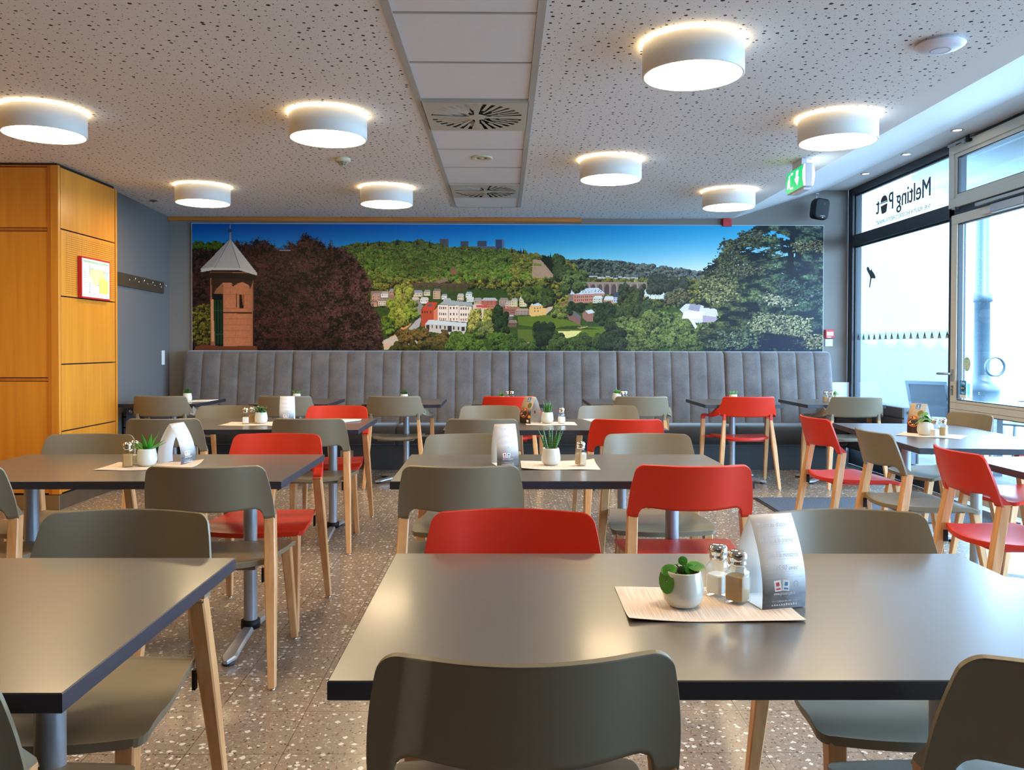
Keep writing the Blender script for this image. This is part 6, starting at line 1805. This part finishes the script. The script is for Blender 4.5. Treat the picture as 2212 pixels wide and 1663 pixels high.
def tent(x, y, rz, label, food=False, W=0.095, H=0.175, D=0.105, closed=True):
    t = thing('menu_card', label, 'menu card', (x, y, ZTT + 0.002), R(rz), 'arched cardboard table cards')
    n = 32; th = 0.0007
    b = MB(); outer = []; inner = []
    for k in range(n + 1):
        yy, z, ny, nz = arch(2 * k / n, H, D)
        if k == n // 2: ny, nz = 0, 1
        outer.append((yy + ny * th, z + nz * th)); inner.append((yy, z))
    vs = []
    for L_ in (outer, inner):
        for p_ in L_: vs += [(-W / 2, p_[0], p_[1]), (W / 2, p_[0], p_[1])]
    o = 2 * (n + 1)
    fs = []; mi = []
    for k in range(n):
        fs.append((2 * k, 2 * k + 1, 2 * k + 3, 2 * k + 2)); mi.append(1)
        fs.append((o + 2 * k, o + 2 * k + 2, o + 2 * k + 3, o + 2 * k + 1)); mi.append(0)
        fs.append((2 * k, 2 * k + 2, o + 2 * k + 2, o + 2 * k)); mi.append(0)
        fs.append((2 * k + 1, o + 2 * k + 1, o + 2 * k + 3, 2 * k + 3)); mi.append(0)
    b.v += vs; b.f += fs; b.m += mi; b.sm += [True if q % 4 < 2 else False for q in range(len(fs))]
    b.obj('folded_card', [M_CARD, M_FOOD if food else M_PRINT], t)
    if closed:
        b = MB(); b.box(-W / 2 + 0.0006, W / 2 - 0.0006, -D / 2 + 0.001, D / 2 - 0.001, 0.0, 0.0007); b.obj('base_flap', M_PAPER, t)
    def onc(pts, off, back=False):
        """(x, height) pairs laid on the curved face"""
        out = []
        for px, pz in pts:
            q = min(0.999, max(0.001, pz / H)); s_ = 2 - q if back else q
            yy, z, ny, nz = arch(s_, H, D); out.append((-px if back else px, yy + ny * (th + off), z + nz * (th + off)))
        return out
    for back in (False, True):
        if food:
            b1, b2, b3, b4 = MB(), MB(), MB(), MB()
            def disc(b, cx, cz, r0, off, r1=0.0):
                n_ = 22
                if r1 == 0: b.add(onc([(cx + r0 * math.cos(2 * PI * k / n_), cz + r0 * math.sin(2 * PI * k / n_)) for k in range(n_)], off, back), [tuple(range(n_))])
                else:
                    b.add(onc([(cx + q * math.cos(2 * PI * k / n_), cz + q * math.sin(2 * PI * k / n_)) for q in (r0, r1) for k in range(n_)], off, back), [(k, (k + 1) % n_, n_ + (k + 1) % n_, n_ + k) for k in range(n_)])
            for cx, cz, r0 in ((-0.013, 0.070, 0.033), (0.022, 0.118, 0.019), (0.036, 0.045, 0.017)):
                r0 = min(r0, W / 2 - abs(cx) - 0.001)
                disc(b1, cx, cz, r0, 0.0004, r0 * 0.87)
            disc(b2, -0.013, 0.070, 0.029, 0.0003)
            disc(b3, 0.022, 0.118, 0.0165, 0.0003)
            disc(b4, 0.034, 0.045, 0.0115, 0.0003)
            b1.obj('bowl_rims', mat('print_orange', srgb(206, 84, 44), 0.5), t); b2.obj('stew', M_STEW, t)
            b3.obj('herb_bowl', mat('print_herb', srgb(92, 108, 40), 0.5, noise=(200, 0.5)), t); b4.obj('lemon', mat('print_lemon', srgb(240, 170, 40), 0.5), t)
            b1 = MB(); b1.add(onc([(-0.012, 0.142), (0.014, 0.142), (0.014, 0.171), (-0.012, 0.171)], 0.0003, back), [(0, 1, 2, 3)]); b1.obj('blue_square', mat('print_blue', srgb(18, 112, 178), 0.5), t)
            b1 = MB(); b1.add(onc([(-0.004, 0.158), (0.006, 0.158), (0.006, 0.161), (-0.004, 0.161)], 0.0006, back), [(0, 1, 2, 3)]); b1.add(onc([(-0.008, 0.147), (0.010, 0.147), (0.010, 0.1495), (-0.008, 0.1495)], 0.0006, back), [(0, 1, 2, 3)])
            b1.add(onc([(0.0, 0.152), (0.002, 0.152), (0.002, 0.167), (0.0, 0.167)], 0.0006, back), [(0, 1, 2, 3)])
            b1.add(onc([(0.012, 0.008), (0.030, 0.008), (0.030, 0.024), (0.012, 0.024)], 0.0006, back), [(0, 1, 2, 3)]); b1.obj('white_marks', M_PAPER, t)
        else:
            b1 = MB()
            for s_, zz, xx, sz in (('Moules au diable', 0.152, -0.040, 0.068), ('Moules à la crème', 0.124, -0.040, 0.074), ('Moules à la moutarde', 0.098, -0.040, 0.079), ('15,90 avec', 0.074, -0.018, 0.052)):
                v_, f_ = textmesh(s_, 0.0125, 0.0, 1.0, 'LEFT', 0.35); w_ = max(a for a, c in v_); b1.add(onc([(xx + a * sz / w_, zz + c) for a, c in v_], 0.0003, back), f_)
            b1.obj('handwriting', mat('pencil_grey', srgb(196, 193, 195), 0.7), t)
            b1 = MB()
            for zz in (0.149, 0.135, 0.121, 0.107, 0.094, 0.083, 0.071, 0.060):
                b1.add(onc([(-0.038, zz), (0, zz), (0.042, zz), (0.042, zz + 0.0004), (0, zz + 0.0004), (-0.038, zz + 0.0004)], 0.0002, back), [(0, 1, 4, 5), (1, 2, 3, 4)])
            b1.obj('ruled_lines', mat('rule_grey', srgb(200, 200, 204), 0.7), t)
            b1 = MB(); MR, MBL = MB(), MB()
            for cx, rot, mb in ((-0.014, 0.1, MR), (0.004, -0.12, MBL)):
                c_, s0 = math.cos(rot), math.sin(rot)
                def rr(w_, h_, dx=0, dz=0): return [(cx + (a + dx) * c_ - (e + dz) * s0, 0.045 + (a + dx) * s0 + (e + dz) * c_) for a, e in ((-w_, -h_), (w_, -h_), (w_, h_), (-w_, h_))]
                b1.add(onc(rr(0.0075, 0.0105), 0.0004, back), [(0, 1, 2, 3)])
                mb.add(onc(rr(0.0034, 0.0036, 0, 0.003), 0.0007, back), [(0, 1, 2, 3)])
                mb.add(onc(rr(0.0050, 0.0016, 0, -0.006), 0.0007, back), [(0, 1, 2, 3)])
            b1.obj('emblem_cards', M_PAPER, t); MR.obj('red_emblem', mat('print_red', srgb(206, 60, 54), 0.6), t); MBL.obj('blue_emblem', mat('print_blue2', srgb(74, 130, 186), 0.6), t)
            b1 = MB()
            for s_, zz, sz, wd in (('www.provençale.lu', 0.027, 0.0095, 0.046), ("L'adresse des chefs", 0.0135, 0.0055, 0.032)):
                v_, f_ = textmesh(s_, sz, 0.0, 1.0, 'CENTER'); w_ = max(a for a, c in v_) * 2; b1.add(onc([(a * wd / w_, zz + c) for a, c in v_], 0.0004, back), f_)
            for sg in (-1, 1): b1.add(onc([(sg * 0.018, 0.0148), (sg * 0.027, 0.0148), (sg * 0.027, 0.0153), (sg * 0.018, 0.0153)], 0.0004, back), [(0, 1, 2, 3)])
            for k in range(11):
                cx = -0.026 + k * 0.0052; hh = (0.0016, 0.0022, 0.0019, 0.0018, 0.0022, 0.0022, 0.003, 0.0026, 0.0022, 0.003, 0.0028)[k]
                b1.add(onc([(cx - 0.0017, 0.006), (cx + 0.0017, 0.006), (cx + 0.0013, 0.006 + hh * 1.4), (cx - 0.001, 0.006 + hh * 1.6)], 0.0004, back), [(0, 1, 2, 3)])
            b1.obj('white_lettering', M_PAPER, t)
            b1 = MB(); b1.add(onc([(0.026 + 0.0055 * math.cos(2 * PI * k / 16) * q, 0.047 + 0.0062 * math.sin(2 * PI * k / 16) * q) for q in (1, 0.75) for k in range(16)], 0.0004, back), [(k, (k + 1) % 16, 16 + (k + 1) % 16, 16 + k) for k in range(16)])
            b1.obj('round_crest', mat('print_crest', srgb(190, 192, 196), 0.6), t)
    return t

# --- front centre table
placemat(0.404, 1.655, 0.332, 0.222, -0.5, 'woven beige placemat on the nearest centre table, under the pilea pot and big menu card', (0.006, 0.004, 0, 0))
plant('pilea', 0.358, 1.640, 0, 'white pot with round-leaved green plant on the nearest centre table', 1, 1.0)
shaker('salt', 0.446, 1.712, 40, 'white-filled shaker on the nearest centre table, behind the brown-filled one', 0.0025)
shaker('pepper', 0.472, 1.662, 44, 'brown-filled shaker on the nearest centre table, between pot and menu card', 0.0025)
tent(0.541, 1.674, 13, 'large arched white menu card with handwriting on the nearest centre table')
# --- second row left table
placemat(-1.505, 3.555, 0.375, 0.225, 0, 'woven beige placemat on the second-row left table', (0, 0, 0.016, 0), )
shaker('pepper', -1.590, 3.530, 20, 'brown-filled shaker left of the aloe pot, the nearer of two')
shaker('salt', -1.590, 3.595, 10, 'shaker half hidden behind the brown one left of the aloe pot')
plant('aloe', -1.525, 3.566, 30, 'white pot with spiky green aloe on the second-row left table', 4, 1.05)
tent(-1.431, 3.652, 73, 'arched menu card seen edge-on through its opening on the second-row left table', closed=False, W=0.095, D=0.115)
# --- second row centre table
placemat(0.243, 3.590, 0.33, 0.255, 0, 'woven beige placemat on the second-row centre table', (0.006, 0, 0.012, 0))
tent(0.007, 3.615, 14, 'arched white menu card left of the placemat on the second-row centre table')
plant('spears', 0.207, 3.60, 0, 'white pot with upright banded spear leaves on the second-row centre table', 2, 1.05)
shaker('pepper', 0.335, 3.575, 28, 'single brown-filled shaker at the right of the second-row centre table')
# --- third row left
placemat(-1.655, 5.49, 0.36, 0.25, 0, 'woven beige placemat on the third-row left table', (0, 0, 0.01, 0))
shaker('salt', -1.698, 5.49, 10, 'white-filled shaker on the third-row left table, in front')
shaker('pepper', -1.672, 5.545, 10, 'brown-filled shaker on the third-row left table, just behind the salt')
plant('jade', -1.605, 5.52, 0, 'white pot with small rosette succulent on the third-row left table', 5, 1.05)
tent(-1.452, 5.60, 10, 'arched white menu card on the third-row left table')
# --- third row centre
placemat(0.318, 5.535, 0.335, 0.235, 0, 'woven beige placemat on the third-row centre table', (0, 0, 0, 0))
tent(0.183, 5.585, -42, 'arched card with food photograph on the third-row centre table', True)
plant('haworthia', 0.295, 5.555, 0, 'white pot with tall clustered spiky leaves on the third-row centre table', 6, 1.05)
shaker('salt', 0.390, 5.545, 25, 'single white-filled shaker on the third-row centre table')
# --- window table
placemat(2.50, 4.82, 0.34, 0.235, -38, 'woven beige placemat on the window table', (0, 0, 0, 0))
tent(2.500, 4.965, -48, 'arched card with food photograph on the window table', True)
plant('leafy', 2.472, 4.835, 0, 'white pot with bushy light green plant on the window table', 7, 1.12)
shaker('salt', 2.475, 4.735, 30, 'white-filled shaker on the window table, left of the other')
shaker('pepper', 2.530, 4.748, 40, 'tan-filled shaker on the window table, right of the salt')
# --- small tables by the banquette
plant('jade', -2.925, 7.72, 0, 'white pot with dense dark succulent on the leftmost small table', 8, 1.05)
plant('aloe_small', -1.92, 7.74, 0, 'white pot with little aloe on the second small table from the left', 9, 1.0)
plant('jade', -0.925, 7.76, 0, 'white pot with low succulent on the small table behind the free-standing taupe armchair', 10, 0.95)
plant('leafy', -0.012, 7.74, 40, 'white pot with small green plant behind the centre red armchair', 11, 0.72)
shaker('pepper', 0.035, 7.70, 0, 'left shaker of the pair behind the centre red armchair', 0.0)
shaker('salt', 0.080, 7.70, 0, 'right shaker of the pair behind the centre red armchair', 0.0)
plant('fingers', 1.060, 7.74, 0, 'white pot with finger-leaved succulent on the small table behind the taupe armchair, centre right', 12, 1.12)
shaker('pepper', 1.103, 7.70, 0, 'left shaker beside the finger-leaved plant on the centre right small table', 0.0)
shaker('salt', 1.137, 7.72, 0, 'right shaker beside the finger-leaved plant on the centre right small table', 0.0)
plant('fingers', 2.150, 7.74, 50, 'white pot with finger-leaved succulent behind the free-standing red armchair', 13, 1.0)
shaker('pepper', 3.00, 7.70, 0, 'tan-filled shaker on the small table in the window corner, the left one', 0.0)
shaker('salt', 3.045, 7.68, 0, 'white-filled shaker on the small table in the window corner', 0.0)
plant('leafy', 3.105, 7.76, 0, 'white pot with leafy plant on the small table in the window corner', 14, 0.95)
def paper(pts, z, th, label, nm='folded_paper', m=None):
    b = MB(); n = len(pts); b.poly([(p[0], p[1], z + (p[2] if len(p) > 2 else 0)) for p in pts], (0, 0, 1), th)
    return tag(b.obj(nm, m or M_PAPER), label, 'paper', 'white folded papers left on the tables')
paper([(-2.90, 7.62), (-2.72, 7.70), (-2.70, 7.90, 0.004), (-2.93, 7.86)], ZTT + 0.0004, 0.003, 'white folded paper on the leftmost small table')
paper([(-1.10, 5.60), (-0.985, 5.70, 0.004), (-0.985, 5.78, 0.004), (-1.14, 5.84)], ZTT + 0.0004, 0.004, 'white folded paper at the right end of the third-row left table')
paper([(0.560, 5.88), (0.62, 5.62), (0.74, 5.62), (0.70, 5.89)], ZTT + 0.0004, 0.0015, 'white paper at the right of the third-row centre table')

# ================================================================ OUTSIDE THE GLASS
M_RENDER = mat('facade_render', srgb(120, 125, 128), 0.9, bump=(60, 0.8, 0.01))
M_PAVE = mat('terrace_paving', srgb(96, 96, 95), 0.8, noise=(6, 0.12))
b = MB(); b.quad((3.74, -6, -0.03), (30, -6, -0.03), (30, 24, -0.03), (3.74, 24, -0.03)); struct(b, 'terrace_ground', M_PAVE)
b = MB(); b.box(3.86, 6.25, 11.0, 11.4, -0.03, 5.0); struct(b, 'wall_outside', M_RENDER)
b = MB(); b.box(3.96, 4.75, -3, 11.0, 3.28, 3.5); struct(b, 'canopy_soffit', mat('soffit_render', srgb(150, 156, 160), 0.9, bump=(60, 0.8, 0.01)))
b = MB(); b.box(3.6, 3.95, -3.0, 11.0, 2.96, 4.5)
struct(b, 'wall_above_window', M_RENDER)
t = thing('folded_awning', 'pale folded fabric awning hanging in rolls outside above the windows', 'awning')
M_AWN = mat('awning_fabric', srgb(150, 164, 170), 0.8)
for k in range(6):
    b = MB(); r_ = 0.075; n = 14; x0 = 4.90 + k * 0.26; z0 = 3.22 - 0.012 * k
    prof = [(x0 - 0.13 + 0.26 * i / n, z0 - 0.17 * math.sqrt(max(0, 1 - (2 * i / n - 1) ** 2))) for i in range(n + 1)]
    vs = [(x, y, z) for y in (-3.0, 9.6) for x, z in prof] + [(x, y, z + 0.006) for y in (-3.0, 9.6) for x, z in prof]
    m_ = n + 1
    fq = [(i, i + 1, m_ + i + 1, m_ + i) for i in range(n)]
    b.add(vs, fq + [tuple(reversed([q + 2 * m_ for q in f])) for f in fq] + [tuple(range(m_)) + tuple(reversed(range(2 * m_, 3 * m_)))], 0, True)
    b.obj('fabric_fold', M_AWN, t)
b = MB(); b.box(4.72, 4.77, -3.0, 9.6, 3.18, 3.275); b.obj('awning_rail', M_AWN, t)

# cast-iron lamp post on the terrace
t = thing('lamp_post', 'blue-grey cast-iron post with ornate foot outside the glazed door', 'lamp post', (6.95, 12.0, 0))
M_IRON = mat('post_paint', srgb(30, 52, 64), 0.5)
b = MB(); b.lathe([(0.30, 0.0), (0.30, 0.36), (0.24, 0.40), (0.24, 0.62), (0.26, 0.66), (0.15, 0.76), (0.13, 0.86)], seg=24); b.obj('foot', M_IRON, t)
b = MB(); b.lathe([(0.115, 0.86), (0.105, 1.9), (0.14, 1.92), (0.14, 2.02), (0.10, 2.05), (0.095, 4.2)], seg=24); b.obj('shaft', M_IRON, t)
b = MB(); b.lathe([(0.12, -0.02), (0.145, -0.02), (0.145, 0.02), (0.12, 0.02), (0.12, -0.02)], (0.05, -0.25, 0.98), 24, M=Matrix.Rotation(PI / 2, 4, 'X')); b.obj('ornament_ring', M_IRON, t)

# outdoor furniture
M_OUT = mat('outdoor_frame', srgb(52, 70, 80), 0.4)
M_MESH = mat('outdoor_mesh', srgb(34, 46, 56), 0.7)
def out_chair(x, y, rz, label):
    t = thing('terrace_chair', label, 'chair', (x, y, -0.03), R(rz), 'metal and mesh chairs on the terrace')
    for s_ in (-1, 1):
        b = MB(); b.sweep([(s_ * 0.22, -0.30, 0.0), (s_ * 0.22, -0.24, 0.42), (s_ * 0.22, -0.30, 0.66), (s_ * 0.215, -0.40, 0.90)], [[(-0.018, -0.012), (0.018, -0.012), (0.018, 0.012), (-0.018, 0.012)]] * 4); b.obj('back_post', M_OUT, t)
        b = MB(); b.sweep([(s_ * 0.24, 0.27, 0.0), (s_ * 0.24, 0.24, 0.64), (s_ * 0.235, 0.18, 0.66), (s_ * 0.225, -0.27, 0.65)], [[(-0.018, -0.010), (0.018, -0.010), (0.018, 0.010), (-0.018, 0.010)]] * 4); b.obj('arm_and_leg', M_OUT, t)
    b = MB(); b.box(-0.21, 0.21, -0.25, 0.24, 0.405, 0.425); b.obj('seat', M_MESH, t)
    b = MB(); b.add([(-0.20, -0.27, 0.50), (0.20, -0.27, 0.50), (0.20, -0.392, 0.87), (-0.20, -0.392, 0.87), (-0.20, -0.262, 0.50), (0.20, -0.262, 0.50), (0.20, -0.384, 0.87), (-0.20, -0.384, 0.87)],
                    [(0, 1, 2, 3), (7, 6, 5, 4), (0, 4, 5, 1), (1, 5, 6, 2), (2, 6, 7, 3), (3, 7, 4, 0)]); b.obj('mesh_back', M_MESH, t)
    b = MB(); b.box(-0.23, 0.23, -0.415, -0.385, 0.868, 0.905); b.obj('top_rail', M_OUT, t)
    return t
out_chair(5.07, 9.54, -52, 'blue-grey mesh chair outside, behind the food-photo card of the window table')
out_chair(5.9, 9.3, 30, 'blue-grey terrace chair outside, half hidden by the dark post and the blue sticker')
out_chair(5.2, 6.9, 160, 'blue-grey terrace chair seen low through the glazed door')
t = thing('terrace_table', 'blue-grey outdoor table on the terrace beyond the glazed door', 'table', (5.3, 7.9, -0.03))
b = MB(); b.box(-0.40, 0.40, -0.40, 0.40, 0.71, 0.735); b.obj('tabletop', M_OUT, t)
for sx_ in (-1, 1):
    for sy_ in (-1, 1):
        b = MB(); b.box(sx_ * 0.35 - 0.03, sx_ * 0.35 + 0.03, sy_ * 0.35 - 0.03, sy_ * 0.35 + 0.03, 0.0, 0.71); b.obj('leg', M_OUT, t)
